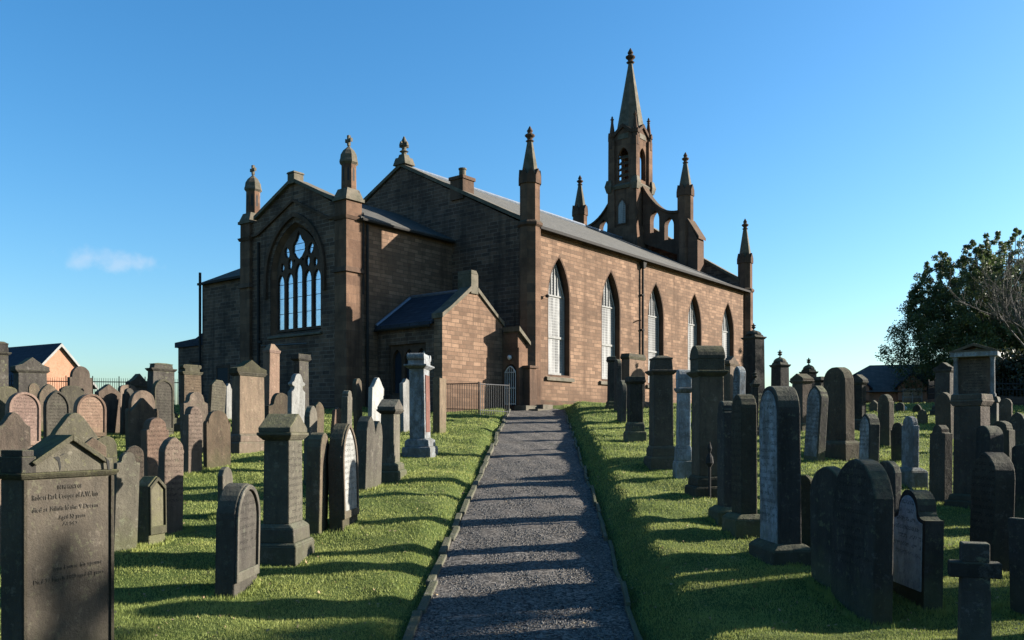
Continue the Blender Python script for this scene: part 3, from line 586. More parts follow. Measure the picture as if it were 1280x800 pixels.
# corner piers and turrets of the transept
def turret(cv, sgn):
    m = M(); cu = TL+.28
    m.box(TL-.14, TL+.62, cv-.32, cv+.32, Z0, 7.62); m.box(TL-.13, TL+.61, cv-.31, cv+.31, 7.62, 8.35); p = part(m, 'turret', 'ashlar')
    m = M(); m.frust(cu-.04, cv, 5.75, 5.93, .92, .80, .80, .68); part(m, 'turret_band', 'ashlar_dark', p); m = M(); m.frust(cu-.04, cv, 7.66, 7.78, .82, .70, .92, .80); part(m, 'turret_band', 'ashlar_dark', p); m = M(); m.frust(cu-.04, cv, 8.35, 8.46, .88, .78, .88, .78)
    m.frust(cu-.04, cv, 8.46, 8.8, .82, .72, .56, .54); part(m, 'turret_weathering', 'copingmoss', p)
    m = M(); m.lathe(cu-.02, cv, [(.31, 8.5), (.29, 8.8), (.28, 9.72)], 8); part(m, 'turret_shaft', 'ashlar', p)
    m = M()
    for k in range(8):
        a = 2*math.pi*k/8; c, s = math.cos(a), math.sin(a); rr = .262
        def T(t, o, z): return (cu-.02+c*(rr+o)-s*t, cv+s*(rr+o)+c*t, z)
        m.add([T(-.04,.003,8.95), T(.04,.003,8.95), T(.04,.003,9.5), T(0,.003,9.58), T(-.04,.003,9.5)], [(0,1,2,3,4)])
    part(m, 'arrow_slit', 'void', p)
    m = M(); m.lathe(cu-.02, cv, [(.28, 9.70), (.36, 9.78), (.35, 9.86), (.33, 9.9), (.31, 10.06), (.22, 10.22), (.10, 10.33), (.04, 10.4), (.035, 10.5)], 8); part(m, 'turret_cap', 'copingmoss', p)
    m = M(); q = [(-.045, 10.42), (.045, 10.42), (.045, 10.58), (.15, 10.55), (.15, 10.69), (.045, 10.66), (.05, 10.8), (-.05, 10.8), (-.045, 10.66), (-.15, 10.69), (-.15, 10.55), (-.045, 10.58)]
    m.plate([(cv+a, b) for a, b in q], [], 'x', cu-.07, cu+.03); part(m, 'turret_cross', 'copingmoss', p)
turret(TV0+.25, 1); turret(TV1-.22, -1)
m = M(); m.tube([(TL+.85, TV0-.1, Z0), (TL+.85, TV0-.1, 7.6)], .05, 8); m.tube([(TL+.66, TV0-.08, 5.0), (TL+.66, TV0-.08, 8.0)], .03, 6); part(m, 'downpipe', 'iron')
m = M(); m.tube([(TL-.06, TV1-1.02, Z0), (TL-.06, TV1-1.02, 7.5)], .05, 8); m.lathe(TL-.2, TV1-1.35, [(.03, 3.4), (.09, 3.45), (.07, 3.55)], 8); part(m, 'downpipe', 'iron')
m = M(); m.tube([(TL-.12, TV1-1.3, 3.35), (TL-.12, 6.2, 3.28)], .02, 6); part(m, 'cable_conduit', 'iron_pale')
m = M(); m.tube([(TL+.5, TV0-.02, 7.9), (TL+.5, TV0-.02, 8.75)], .04, 6); part(m, 'vent_pipe', 'iron_pale')
# vestry on the left
VU = -4.5; VV = 15.1
m = M(); m.box(VU, 0, TV1+.004, VV, Z0, 6.62); part(m, 'vestry_wall', 'rubble_shaded')
m = M(); A_ = (VU-.12, VV+.12, 6.62); B1 = (VU-.12, TV1, 6.62); D_ = (-2.2, 11.6, 8.1); E_ = (-2.2, TV1, 8.1); Gx = (0, VV+.12, 6.62); Hh = (0, TV1, 7.0)
m.add([A_, B1, D_, E_, Gx, (0, TV1, 6.62), (0, 11.6, 8.1), (0, TV1, 8.1)], [(0,2,3,1), (0,4,6,2), (2,6,7,3), (0,1,5,4), (1,3,7,5), (4,5,7,6)]); part(m, 'vestry_roof', 'slate_brown')
m = M(); m.box(VU-.2, VU-.1, TV1+.1, VV+.1, 6.52, 6.62); part(m, 'vestry_gutter', 'iron')
m = M(); m.tube([(VU-.1, VV+.02, Z0), (VU-.1, VV+.02, 7.1)], .06, 8); part(m, 'soil_pipe', 'iron')
m = M(); m.box(VU-.015, VU+.02, 13.1, 13.9, .8, 2.75); d_ = part(m, 'vestry_door', 'void'); m = M(); m.box(VU-.03, VU+.01, 13.0, 13.1, .8, 2.85); m.box(VU-.03, VU+.01, 13.9, 14.0, .8, 2.85); m.box(VU-.03, VU+.01, 13.1, 13.9, 2.75, 2.86); part(m, 'door_frame', 'ashlar_dark', d_)
# annex further left
m = M(); m.box(-3.0, 1.2, VV+.004, 19.6, Z0, 4.1); part(m, 'annex_wall', 'rubble_shaded')
m = M(); m.plate([(VV+.01, 4.1), (19.75, 4.1), (19.75, 4.35), (17.9, 4.45), (15.9, 5.2), (VV+.01, 5.2)], [], 'x', -3.1, 1.0); part(m, 'annex_parapet', 'slate_dark')
m = M(); m.box(-3.03, -2.99, 15.9, 18.3, 1.6, 3.3); a_ = part(m, 'annex_window', 'void')
m = M(); m.box(-3.09, -2.98, 15.7, 18.5, 3.3, 3.42); m.box(-3.09, -2.98, 15.7, 18.5, 1.45, 1.6); part(m, 'window_lintel', 'ashlar_dark', a_)

# porch
PU0, PU1, PV = -4.16, -.80, .70; PC = (PU0+PU1)/2; PE, PR = 3.8, 5.05
m = M(); m.plate([(PU0, Z0), (PU1, Z0), (PU1, 4.05), (PC, 5.2), (PU0, 4.05)], [], 'y', PV, PV+.4); part(m, 'porch_gable', 'rubble')
WIN = [(1.55, 1.6), (3.35, 1.6), (3.35, 3.3), (1.55, 3.3)]
m = M(); m.plate([(PV+.403, Z0), (TV0, Z0), (TV0, PE), (PV+.403, PE)], [[(1.5, 1.3), (3.4, 1.3), (3.4, 3.15), (1.5, 3.15)]], 'x', PU0, PU0+.35); part(m, 'porch_side_wall', 'rubble_shaded')
m = M(); hs = [arch(1.82+.62*k, .23, 1.38, 2.6, 2.98, 5) for k in range(3)]; m.plate([(1.5, 1.3), (3.4, 1.3), (3.4, 3.15), (1.5, 3.15)], hs, 'x', PU0+.10, PU0+.22); pw_ = part(m, 'porch_window', 'ashlar_dark')
m = M(); m.box(PU0+.225, PU0+.25, 1.5, 3.4, 1.3, 3.15); part(m, 'glass', 'glass_dark', pw_)
m = M(); m.plate([(PU0-.15, PE-.03), (PC, PR), (PU1+.1, PE-.03), (PU1+.1, PE+.08), (PC, PR+.12), (PU0-.15, PE+.08)], [], 'y', PV+.403, TV0-.003); pr_ = part(m, 'porch_roof', 'slate_dark')
m = M(); m.tube([(PC, PV+.4, PR+.13), (PC, TV0-.1, PR+.13)], .07, 8); m.tube([(PC, TV0-.08, PR+.12), (PU0-.15, TV0-.08, PE+.1)], .07, 6); part(m, 'lead_ridge', 'lead', pr_)
m = M(); m.tube([(PU0-.2, PV+.45, PE-.08), (PU0-.2, TV0-.05, PE-.08)], .05, 6); part(m, 'porch_gutter', 'iron')
m = M()
for s_ in (1, -1):
    hw = (PU1-PU0)/2; q = [(hw+.06, 4.02), (hw-.42, 4.02+.0), (.2, 5.12), (.2, 5.30), (hw-.42, 4.22), (hw+.06, 4.2)]
    q = [(hw+.06, 3.96), (hw-.35, 4.06+.2), (.18, 5.10), (.18, 5.28), (hw-.38, 4.42), (hw+.06, 4.14)]
    m.plate([(PC+s_*a, b) for a, b in q], [], 'y', PV-.07, PV+.47)
part(m, 'porch_coping', 'copingmoss', bevel=.01)
m = M(); m.box(PC-.2, PC+.2, PV-.06, PV+.6, 5.0, 5.72); m.plate([(PC-.2, 5.72), (PC+.2, 5.72), (PC+.1, 5.86), (PC-.2, 5.86)], [], 'y', PV-.06, PV+.6); part(m, 'porch_chimney', 'copingmoss', bevel=.015)
# entrance between porch and nave corner: the gated arch faces the same way as the gable end
m = M(); m.plate([(-.10, Z0), (PV-.003, Z0), (PV-.003, 3.12), (-.10, 3.12)], [arch(.30, .29, .93, 2.2, 2.52, 5)], 'x', PU1+.003, PU1+.16)
m.box(PU1+.161, -.14, -.10, .05, Z0, 3.12); m.plate([(PU1+.003, 3.123), (-.14, 3.123), (PU1+.003, 3.72)], [], 'y', -.05, PV-.003); ent = part(m, 'entrance', 'ashlar')
m = M(); m.plate([(PU1-.06, 3.74), (.02, 3.12), (.02, 3.24), (PU1-.06, 3.92)], [], 'y', -.18, PV-.075); part(m, 'hood', 'copingmoss', ent)
m = M(); m.lathe(PU1-.12, .26, [(.02, 2.66), (.07, 2.70), (.09, 2.76), (.07, 2.82), (.02, 2.85)], 12); part(m, 'lamp_globe', 'bulb', ent, smooth=True)
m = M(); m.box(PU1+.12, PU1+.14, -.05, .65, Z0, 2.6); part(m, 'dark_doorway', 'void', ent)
gx = PU1-.02; ga, gb = .05, .55
for k in range(6):
    y = ga+(gb-ga)*k/5; top = 2.2+.2*math.sin(math.pi*k/5); m = M(); m.tube([(gx, y, .96), (gx, y, top)], .013, 5); part(m, 'gate_bar', 'gate_iron', ent)
m = M(); m.tube([(gx, ga+(gb-ga)*t/12, 2.2+.22*math.sin(math.pi*t/12)) for t in range(13)], .024, 5)
for zz in (2.2, 1.6, 1.0): m.tube([(gx, ga, zz), (gx, gb, zz)], .017, 5)
part(m, 'gate_frame', 'gate_iron', ent)
m = M(); m.box(-.95, .35, -.55, .0, .5, .93); m.box(-.75, .15, -.95, -.55, .5, .80); m.box(-.15, .5, -.75, -.3, .5, .98); part(m, 'entrance_step', 'copingmoss', ent, bevel=.02)

# ------------------------------------------------------------------ monuments
def yb2Y(yb, xc=0):
    return (2.40 if xc > 690 else 2.53)/(.1046-(HY-yb)/F)
def place_px(xl, xr, yt, yb=None, Y=None):
    xc = (xl+xr)/2
    if Y is None: Y = yb2Y(yb, xc)
    r = (xc-640)/F; X = r*Y; zg = gz(X, Y)
    H_ = (HY-yt)/F*Y-zg
    return X, Y, zg, H_, r
def profile(kind, w, h):
    a = w/2; P = [(-a, -.25), (a, -.25)]
    def arc(cx, cz, rx, rz, t0, t1, n=10): return [(cx+rx*math.cos(R(t0+(t1-t0)*k/n)), cz+rz*math.sin(R(t0+(t1-t0)*k/n))) for k in range(n+1)]
    if kind == 'round': rz = min(a, h*.4); P += arc(0, h-rz, a, rz, 0, 180, 14)
    elif kind == 'seg': rz = a*.45; P += arc(0, h-rz, a, rz, 0, 180, 14)
    elif kind == 'gothic': P = arch(0, a, -.25, h-w*.72, h, 8)
    elif kind == 'lowgothic': P = arch(0, a, -.25, h-w*.52, h, 8)
    elif kind == 'shoulder': P += [(a, h-a*.95), (a*.78, h-a*.95)]+arc(0, h-a*.78, a*.78, a*.78, 0, 180, 12)+[(-a*.78, h-a*.95), (-a, h-a*.95)]
    elif kind == 'cove':     # round centre, concave shoulders
        P += [(a, h-a*.80)]+[(a-(a*.42)*math.sin(R(90*t/5)), h-a*.80+(a*.22)*(1-math.cos(R(90*t/5)))) for t in range(1, 6)]+arc(0, h-a*.58, a*.58, a*.58, 0, 180, 10)+[(-a+(a*.42)*math.sin(R(90*t/5)), h-a*.80+(a*.22)*(1-math.cos(R(90*t/5)))) for t in range(5, 0, -1)]+[(-a, h-a*.80)]
    elif kind == 'ogee':
        n = 8
        for k in range(n+1): t = k/n; P.append((a*(1-t), h-a*1.05*(1-t)**.5*(.5+.5*(1-t)) if False else h-a*.95*(.5+.5*math.cos(math.pi*t))))
        for k in range(n-1, -1, -1): t = k/n; P.append((-a*(1-t), h-a*.95*(.5+.5*math.cos(math.pi*t))))
    elif kind == 'gable': P += [(a, h-a*.75), (0, h), (-a, h-a*.75)]
    elif kind == 'gablefin': P += [(a, h-a*.85), (a*.93, h-a*.65), (a*.84, h-a*.85), (0, h), (-a*.84, h-a*.85), (-a*.93, h-a*.65), (-a, h-a*.85)]
    elif kind == 'roundfin': P += [(a, h-a*.95), (a*.93, h-a*.75), (a*.84, h-a*.95)]+arc(0, h-a*.84, a*.82, a*.84, 0, 180, 12)+[(-a*.84, h-a*.95), (-a*.93, h-a*.75), (-a, h-a*.95)]
    elif kind == 'double': P += [(a, h-a*1.0), (a*.85, h-a*.45), (a*.55, h-a*.22), (a*.25, h-a*.5), (a*.08, h-a*.85), (-a*.15, h-a*.3), (-a*.5, h), (-a*.85, h-a*.3), (-a, h-a*.75)]
    elif kind == 'trefoil': P += [(a, h-a*1.9), (a*.62, h-a*1.6), (a*.62, h-a*1.3)]+arc(a*.62, h-a*1.08, a*.38, a*.26, -60, 80, 5)+arc(0, h-a*.6, a*.55, a*.6, 10, 170, 8)+arc(-a*.62, h-a*1.08, a*.38, a*.26, 100, 240, 5)+[(-a*.62, h-a*1.3), (-a*.62, h-a*1.6), (-a, h-a*1.9)]
    elif kind == 'flat': P += [(a, h), (-a, h)]
    elif kind == 'chamfer': P += [(a, h-a*.6), (a*.45, h), (-a*.45, h), (-a, h-a*.6)]
    elif kind == 'broken': P += [(a, h*.80), (a*.5, h*.86), (a*.15, h*.97), (-a*.3, h), (-a*.6, h*.93), (-a, h*.9)]
    return P
def inner(P, s, zshift):
    c = sum(p[0] for p in P)/len(P); top = max(p[1] for p in P); return [(p[0]*s, top-(top-p[1])*1.0-zshift if p[1] > .1 else .18) for p in P]
BASES = []
def stone(xl, xr, yt, yb, kind, psi, mat, label, t=.13, Y=None, text=False, rim=False, plinth=0, lean=0, roll=0, w=None, cat='gravestone', name='gravestone', panel=None, group=None):
    X, Y, zg, H_, r = place_px(xl, xr, yt, yb, Y); ps = R(psi); BASES.append((X, Y, (xr-xl)/F*Y, ps)); fe = abs(math.cos(ps)-r*math.sin(ps)); fn = abs(math.sin(ps)+r*math.cos(ps))
    pxw = (xr-xl)/F*Y
    if w is None:
        w = (pxw-t*fn)/max(fe, .05)
        if w < .32: w = .32; t = max(.06, (pxw-w*fe)/max(fn, .2)) if fn > .2 else t
        if w > 1.35: w = 1.35; t = min(.34, max(t, (pxw-w*fe)/max(fn, .2)))
    pm = GS[mat]; root = empty(name, (X, Y, zg), ps, label=label, category=cat)
    root.rotation_euler = (R(lean), R(roll), ps)
    rs = random.Random(int(xl*13+yt)); PP = [(x+rs.uniform(-.006, .006), z+rs.uniform(-.005, .005)) for x, z in profile(kind, w, H_)]
    root.rotation_euler = (R(lean+rs.uniform(-1.6, 1.6)), R(roll+rs.uniform(-1.3, 1.3)), ps); root['group'] = 'gravestones left of the path' if X < pcx(Y) else 'gravestones right of the path'
    m = M(); m.plate(PP, [], 'y', -t/2, t/2)
    b = m.build('tablet', pm[1] if text else pm[0], root, bevel=min(.014, t*.15))
    if text and w > .3: b.scale = (1, 1, 1)
    if rim:
        P = profile(kind, w, H_); Q = [(x*.84, (z-H_)*.9+H_-.06 if z > 0 else .22) for x, z in P]
        P2 = [(x*.985, z-.01 if z > 0 else .12) for x, z in P]
        m = M(); m.plate(P2, [Q], 'y', -t/2-.028, -t/2-.001); m.build('moulding', pm[0], root, bevel=.007)
    if panel:
        P = profile(kind, w, H_); Q = [(x*.86, (z-H_)*.93+H_-.05 if z > 0 else .12) for x, z in P]
        m = M(); m.plate(Q, [], 'y', -t/2-.008, -t/2+.02); m.build('panel', GS[panel][1], root)
    if plinth:
        m = M(); m.box(-w/2-.09, w/2+.09, -t/2-.1, t/2+.1, -.2, plinth); m.frust(0, 0, plinth, plinth+.06, w+.18, t+.2, w+.04, t+.06); m.build('plinth', pm[0], root, bevel=.015)
    return root
def urn(m, z, s, cx=0, cy=0, lid=True):
    m.lathe(cx, cy, [(.12*s, z), (.13*s, z+.04*s), (.05*s, z+.10*s), (.05*s, z+.16*s), (.16*s, z+.24*s), (.22*s, z+.34*s), (.12*s, z+.40*s), (.13*s, z+.44*s), (.24*s, z+.50*s), (.23*s, z+.53*s), (.08*s, z+.58*s), (.05*s, z+.62*s), (.07*s, z+.67*s), (.015*s, z+.74*s)], 14)
def pier(xl, xr, yt, yb, cap, psi, mat, label, k=.6, Y=None, sr=.74, base=.2, text=False, cat='monument', name='pedestal_monument', granite=False, capmat=None, lean=0, roll=0, caph=None, taper=.96, w=None):
    """base, shaft, cornice and cap; xl..xr is the widest part (the cornice)"""
    X, Y, zg, H_, r = place_px(xl, xr, yt, yb, Y); ps = R(psi); fe = abs(math.cos(ps)-r*math.sin(ps)); fn = abs(math.sin(ps)+r*math.cos(ps))
    W = w or ((xr-xl)/F*Y)/(fe+k*fn); D = W*k; pm = GS[mat]; cm = GS[capmat or mat][0]
    root = empty(name, (X, Y, zg), ps, label=label, category=cat); rs = random.Random(int(xl*7+yt)); root.rotation_euler = (R(lean+rs.uniform(-.8, .8)), R(roll+rs.uniform(-.8, .8)), ps); root['group'] = 'pedestal monuments left of the path' if X < pcx(Y) else 'pedestal monuments right of the path'
    w, d = W*sr, max(D*sr, D-.2*W); CH = caph or {'saddle': .13, 'block': .13, 'barrel': .17, 'urn': .22, 'pediment': .14, 'flat': .06, 'scroll': .11, 'pyramid': .14, 'dome': .18, 'tallblock': .2, 'peak': .08}[cap]
    hb = base*H_; hc = CH*H_; hk = min(.09, .06*H_); zs = H_-hc-hk
    m = M(); bw = w*1.42; bd = d+.42*w
    if base > .03:
        m.box(-bw/2, bw/2, -bd/2, bd/2, -.25, hb*.45); m.frust(0, 0, hb*.45, hb*.52, bw, bd, bw*.93, bd*.93); m.frust(0, 0, hb*.52, hb*.88, bw*.86, bd*.86, bw*.83, bd*.83); m.frust(0, 0, hb*.88, hb, bw*.83, bd*.83, w*1.02, d*1.02)
        m.build('plinth', pm[0], root, bevel=.012)
    m = M(); m.frust(0, 0, hb-.003 if base > .03 else -.25, zs, w, d, w*taper, d*taper); m.build('shaft', pm[1] if text else pm[0], root, bevel=.012)
    if granite:
        for ax in (0, 1):
            m = M(); s = .66
            if ax == 0: m.box(-w*s/2, w*s/2, -d/2-.012, -d/2+.03, hb+.06*H_, zs-.06*H_)
            else: m.box(w/2-.03, w/2+.012, -d*s/2, d*s/2, hb+.06*H_, zs-.06*H_)
            m.build('inscription_panel', GS['granite'][0], root)
    m = M(); m.frust(0, 0, zs, zs+hk*.6, w*1.0, d*1.0, W*.98, D*.98 if D > d else d*1.15); DD = D if D > d else d*1.15; m.box(-W/2, W/2, -DD/2, DD/2, zs+hk*.6, zs+hk); m.build('cornice', cm, root, bevel=.01)
    z = zs+hk; m = M(); c = W*.86; e = DD*.86
    if cap == 'saddle':   m.plate([(-W*.48, z), (W*.48, z), (W*.48, z+hc*.25), (0, z+hc), (-W*.48, z+hc*.25)], [], 'y', -DD*.46, DD*.46)
    elif cap == 'saddle2': pass
    elif cap == 'peak':   m.frust(0, 0, z, z+hc, W*.9, DD*.9, W*.3, DD*.3)
    elif cap in ('block', 'tallblock'):
        m.frust(0, 0, z, z+hc*.72, c*.86, e*.86, c*.8, e*.8); m.frust(0, 0, z+hc*.72, z+hc*.85, c*.86, e*.86, c*.86, e*.86); m.frust(0, 0, z+hc*.85, z+hc, c*.75, e*.75, c*.4, e*.4)
    elif cap == 'barrel':
        m.box(-c*.45, c*.45, -e*.48, e*.48, z, z+hc*.45); m.plate([(c*.46*math.cos(R(a)), z+hc*.45+hc*.55*math.sin(R(a))) for a in range(0, 181, 15)], [], 'y', -e*.5, e*.5)
    elif cap == 'urn':
        m.frust(0, 0, z, z+hc*.25, c*.8, e*.8, c*.45, e*.45); urn(m, z+hc*.25, hc)
    elif cap == 'dome':
        m.frust(0, 0, z, z+hc*.15, c*.9, e*.9, c*.8, e*.8)
        m.lathe(0, 0, [(c*.45*math.cos(R(a)), z+hc*.15+hc*.33*math.sin(R(a))) for a in range(0, 80, 12)]+[(c*.1, z+hc*.48)], 12); urn(m, z+hc*.46, hc*.54/.74)
    elif cap == 'pediment':
        m.plate([(-W*.5, z), (W*.5, z), (W*.5, z+hc*.28), (W*.30, z+hc*.45), (0, z+hc), (-W*.30, z+hc*.45), (-W*.5, z+hc*.28)], [], 'y', -DD*.42, DD*.42)
    elif cap == 'pyramid': m.frust(0, 0, z, z+hc, W*.95, DD*.95, .03, .03)
    elif cap == 'flat': m.frust(0, 0, z, z+hc, W*.96, DD*.96, W*.92, DD*.92)
    elif cap == 'scroll':
        m.box(-c*.42, c*.42, -e*.42, e*.42, z, z+hc*.7)
        m.plate([(-c*.42+hc*.3*math.cos(R(a)), z+hc*.7+hc*.3*math.sin(R(a))) for a in range(0, 360, 30)], [], 'y', -e*.44, e*.44); m.plate([(c*.42+hc*.3*math.cos(R(a)), z+hc*.7+hc*.3*math.sin(R(a))) for a in range(0, 360, 30)], [], 'y', -e*.44, e*.44)
        m.frust(0, 0, z+hc*.7, z+hc, c*.8, e*.8, c*.7, e*.7)
    m.build('cap', cm, root, bevel=.01)
    return root

# ---- foreground left pediment monument with lettering
def text_mesh(name, s, size, loc, parent, mat, depth=.002, width=None):
    cu = bpy.data.curves.new(name, 'FONT'); cu.body = s; cu.size = size; cu.extrude = depth; cu.align_x = 'CENTER'; cu.space_character = 1.08
    o = bpy.data.objects.new(name, cu); col.objects.link(o); bpy.context.view_layer.update()
    me = bpy.data.meshes.new_from_object(o.evaluated_get(bpy.context.evaluated_depsgraph_get())); bpy.data.objects.remove(o)
    me.materials.append(mat)
    if width:
        xs_ = [v.co.x for v in me.vertices]; kx = width/(max(xs_)-min(xs_))
        for v in me.vertices: v.co.x *= kx
    q = bpy.data.objects.new(name, me); col.objects.link(q); q.parent = parent; q.location = loc; q.rotation_euler = (R(90), 0, 0); return q
def front_monument():
    Y = 6.35; r = (74-640)/F; X = r*Y; ps = R(66); zg = gz(X, Y)
    root = empty('pediment_monument', (X, Y, zg), ps, label='large brown monument with cracked mossy pediment and faded lettering, nearest at lower left', category='monument')
    z = lambda y: (HY-y)/F*Y-zg
    W = .75; D = .22; top = z(596)
    m = M(); m.box(-W/2, W/2, -D/2, D/2, -.2, top); bm_ = GS['umber'][0]; m.build('tablet', bm_, root, bevel=.008)
    m = M(); m.box(-W/2, -W/2+.028, -D/2-.018, -D/2-.001, 0, top-.003); m.box(W/2-.03, W/2, -D/2-.018, -D/2-.001, 0, top-.003); m.build('pilaster', bm_, root, bevel=.004)
    m = M(); m.frust(0, 0, top, top+.028, W+.03, D+.03, W+.07, D+.07); m.box(-W/2-.035, W/2+.035, -D/2-.035, D/2+.035, top+.028, top+.042); m.build('cornice', GS['moss'][0], root, bevel=.005)
    zt = top+.042; a = W/2; ph = z(543)-zt
    m = M(); m.plate([(-a, zt), (a, zt), (a, zt+.085), (a*.86, zt+.09), (a*.80, zt+.06), (0, zt+ph*.86), (-a*.80, zt+.06), (-a*.86, zt+.09), (-a, zt+.085)], [], 'y', -D/2-.002, D/2); m.build('pediment', GS['moss'][0], root, bevel=.006)
    m = M()
    for s_ in (1, -1): m.plate([(s_*a*.78, zt+.05), (0, zt+ph*.84), (0, zt+ph), (s_*a*.86, zt+.075)], [], 'y', -D/2-.035, D/2-.01)
    m.build('raking_cornice', GS['moss'][0], root, bevel=.005)
    m = M(); m.box(-a-.01, -a+.10, -D/2-.01, D/2+.01, zt, zt+.115); m.box(-a, -a+.09, -D/2, D/2, zt+.115, zt+.16); m.build('corner_block', GS['dark'][0], root, bevel=.006)
    dk = simple('incised_lettering', (.045, .038, .029), .95, 0, 45, (.115, .095, .07))
    dl = simple('lost_stone_void', (.01, .01, .009), 1.)
    m = M(); cx = .02; m.plate([(-.135, zt+.105), (-.10, zt+.112), (-.085, zt+.10), (-.075, zt+.03), (-.085, zt+.005), (-.10, zt+.075)], [], 'y', -D/2-.0045, -D/2+.01); m.plate([(-.085, zt+.112), (-.05, zt+.125), (-.048, zt+.133), (-.075, zt+.122)], [], 'y', -D/2-.0045, -D/2+.01); m.build('crack', dl, root); m = M(); m.plate([(a*.80, zt+.0), (a*.84, zt+.0), (a*.83, zt+.065), (a*.72, zt+.10), (a*.76, zt+.075)], [], 'y', -D/2-.0385, -D/2-.03); m.build('crack', dl, root)
    fy = -D/2-.0035
    for s, sz, zz, xx, wd in (('IN MEMORY OF', .042, z(610), .0, .20), ('Robert Park Cooper of A.W. Inn', .055, z(621.5), -.03, .54), ('died at Milnfield the 9 Decem', .050, z(636), -.03, .54), ('Aged 52 years', .044, z(647), .02, .22), ('ALSO', .036, z(655), .0, .12),
                          ('Jean Laurie his spouse', .046, z(709), .07, .42), ('Died 21 March 1840 aged 61 years', .046, z(722), .0, .58)):
        text_mesh('inscription', s, sz, (xx, fy, zz), root, dk, width=wd)
    return root
front_monument()
S, P = stone, pier
# far left ------------------------------------------------------------------
P(-14, 15, 427, 545, 'block', 52, 'dark', 'tall dark monument with mossy ledge cut by the left edge of the photo', Y=25.5, k=.7)
P(13, 64, 447, None, 'pediment', 52, 'dark', 'wide black-sooted tomb with stepped pediment below the dark-roofed brick house', Y=28.5, k=.45, sr=.86, caph=.22)
S(84, 116, 458, None, 'shoulder', 55, 'brown', 'round-topped brown stone standing highest against the orange brick house', Y=28.0, t=.16)
S(36, 50, 479, None, 'round', 60, 'brown', 'slim rounded brown stone just left of the pointed dark pair', Y=26)
S(-6, 22, 483, None, 'seg', 52, 'moss', 'broad mossy stone peeping out at the left edge behind the pink arched one', Y=24.5)
S(6, 51, 490, 562, 'round', 55, 'pink', 'pink arched stone with moulded frame and a dark lower chip, near the left edge', text=True, rim=True, t=.17)
S(47, 76, 480, None, 'gothic', 55, 'brown', 'tall pointed brown stone half hidden behind the darker pointed one', Y=24.5)
S(54, 88, 488, 556, 'gothic', 55, 'grey', 'dark grey pointed stone between the two pink arched inscribed stones', text=True, rim=True)
S(74, 106, 482, None, 'seg', 56, 'moss', 'lichen-covered broad stone rising behind the second pink arched stone', Y=25.5)
S(91, 133, 492, 549, 'lowgothic', 55, 'pink', 'pink pointed-arch stone with many lines of inscription and moulded edge', text=True, rim=True, t=.16)
S(118, 150, 480, None, 'gable', 54, 'tan', 'tan gabled stone whose lower front lies in black shadow, right of pink inscribed one', Y=23.6, t=.2)
S(147, 172, 481, None, 'seg', 58, 'tan', 'low curved tan top behind the leaning white-edged stone', Y=26)
S(149, 165, 485, 541, 'shoulder', 68, 'grey', 'narrow grey stone with a bright white edge, leaning to the right', roll=4, t=.1)
S(160, 194, 488, None, 'round', 54, 'tan', 'round-headed tan stone with a diagonal shadow across its face', Y=22.8, t=.15)
S(157, 199, 497, 563, 'gablefin', 54, 'tan', 'steep gabled tan stone with little pointed shoulders', t=.14)
P(156, 187, 467, None, 'pediment', 52, 'dark', 'low black pedimented tomb against the sky left of the arched niche monument', Y=30, k=.5, sr=.85, caph=.3)
P(180, 221, 454, None, 'block', 50, 'dark', 'black square-topped monument enclosing a pale pointed niche', Y=26.5, k=.5, sr=.86, caph=.09)
S(189, 217, 474, 541, 'lowgothic', 54, 'moss', 'grey lichened slab in a pointed niche frame, in front of the black square monument', panel='grey', rim=True, t=.15)
P(223, 255, 456, None, 'scroll', 55, 'tan', 'tan inscribed tablet monument with carved scrolled crest left of the church', Y=24.5, k=.35, sr=.86, text=True, capmat='moss')
S(226, 263, 490, 566, 'cove', 54, 'brown', 'brown stone with wide rounded head and hollow shoulders in front of the scroll-crested tablet', t=.16)
S(228, 253, 508, 588, 'shoulder', 60, 'tan', 'tall narrow pale tan inscribed stone with small rounded head', text=True, t=.17)
S(254, 289, 513, 583, 'roundfin', 54, 'tan', 'round-topped tan stone with tiny shoulder spikes, its lower half in shadow', t=.12)
S(258, 280, 475, None, 'chamfer', 56, 'moss', 'slightly leaning greenish inscribed stone with chamfered head near the church wall', Y=25, text=True, roll=3)
S(280, 291, 479, 526, 'broken', 72, 'white', 'thin bright white jagged marble marker left of the big lichened pediment monument', t=.09)
P(286, 335, 450, 561, 'pediment', 60, 'tan', 'large tan pedestal monument crowned by a yellow-lichened pediment', k=.35, sr=.86, text=False, capmat='moss', base=.19)
P(326, 350, 430, None, 'peak', 58, 'pink', 'tall smooth pale pink pillar with pointed top before the church window', Y=26.0, k=.75, sr=.93, base=.08, taper=.93, name='pillar_monument')
S(331, 368, 491, None, 'cove', 56, 'brown', 'brown round-shouldered stone with a shadow corner, left of the ornate pale one', Y=23.5, t=.15)
S(359, 381, 467, None, 'trefoil', 62, 'white', 'slender pale grey ornamental stone with knobbed rounded head', Y=21.8, t=.14)
P(363, 390, 443, None, 'flat', 60, 'dark', 'dark pedestal under the great window with one sunlit edge and mossy slab top', Y=27, k=.6)
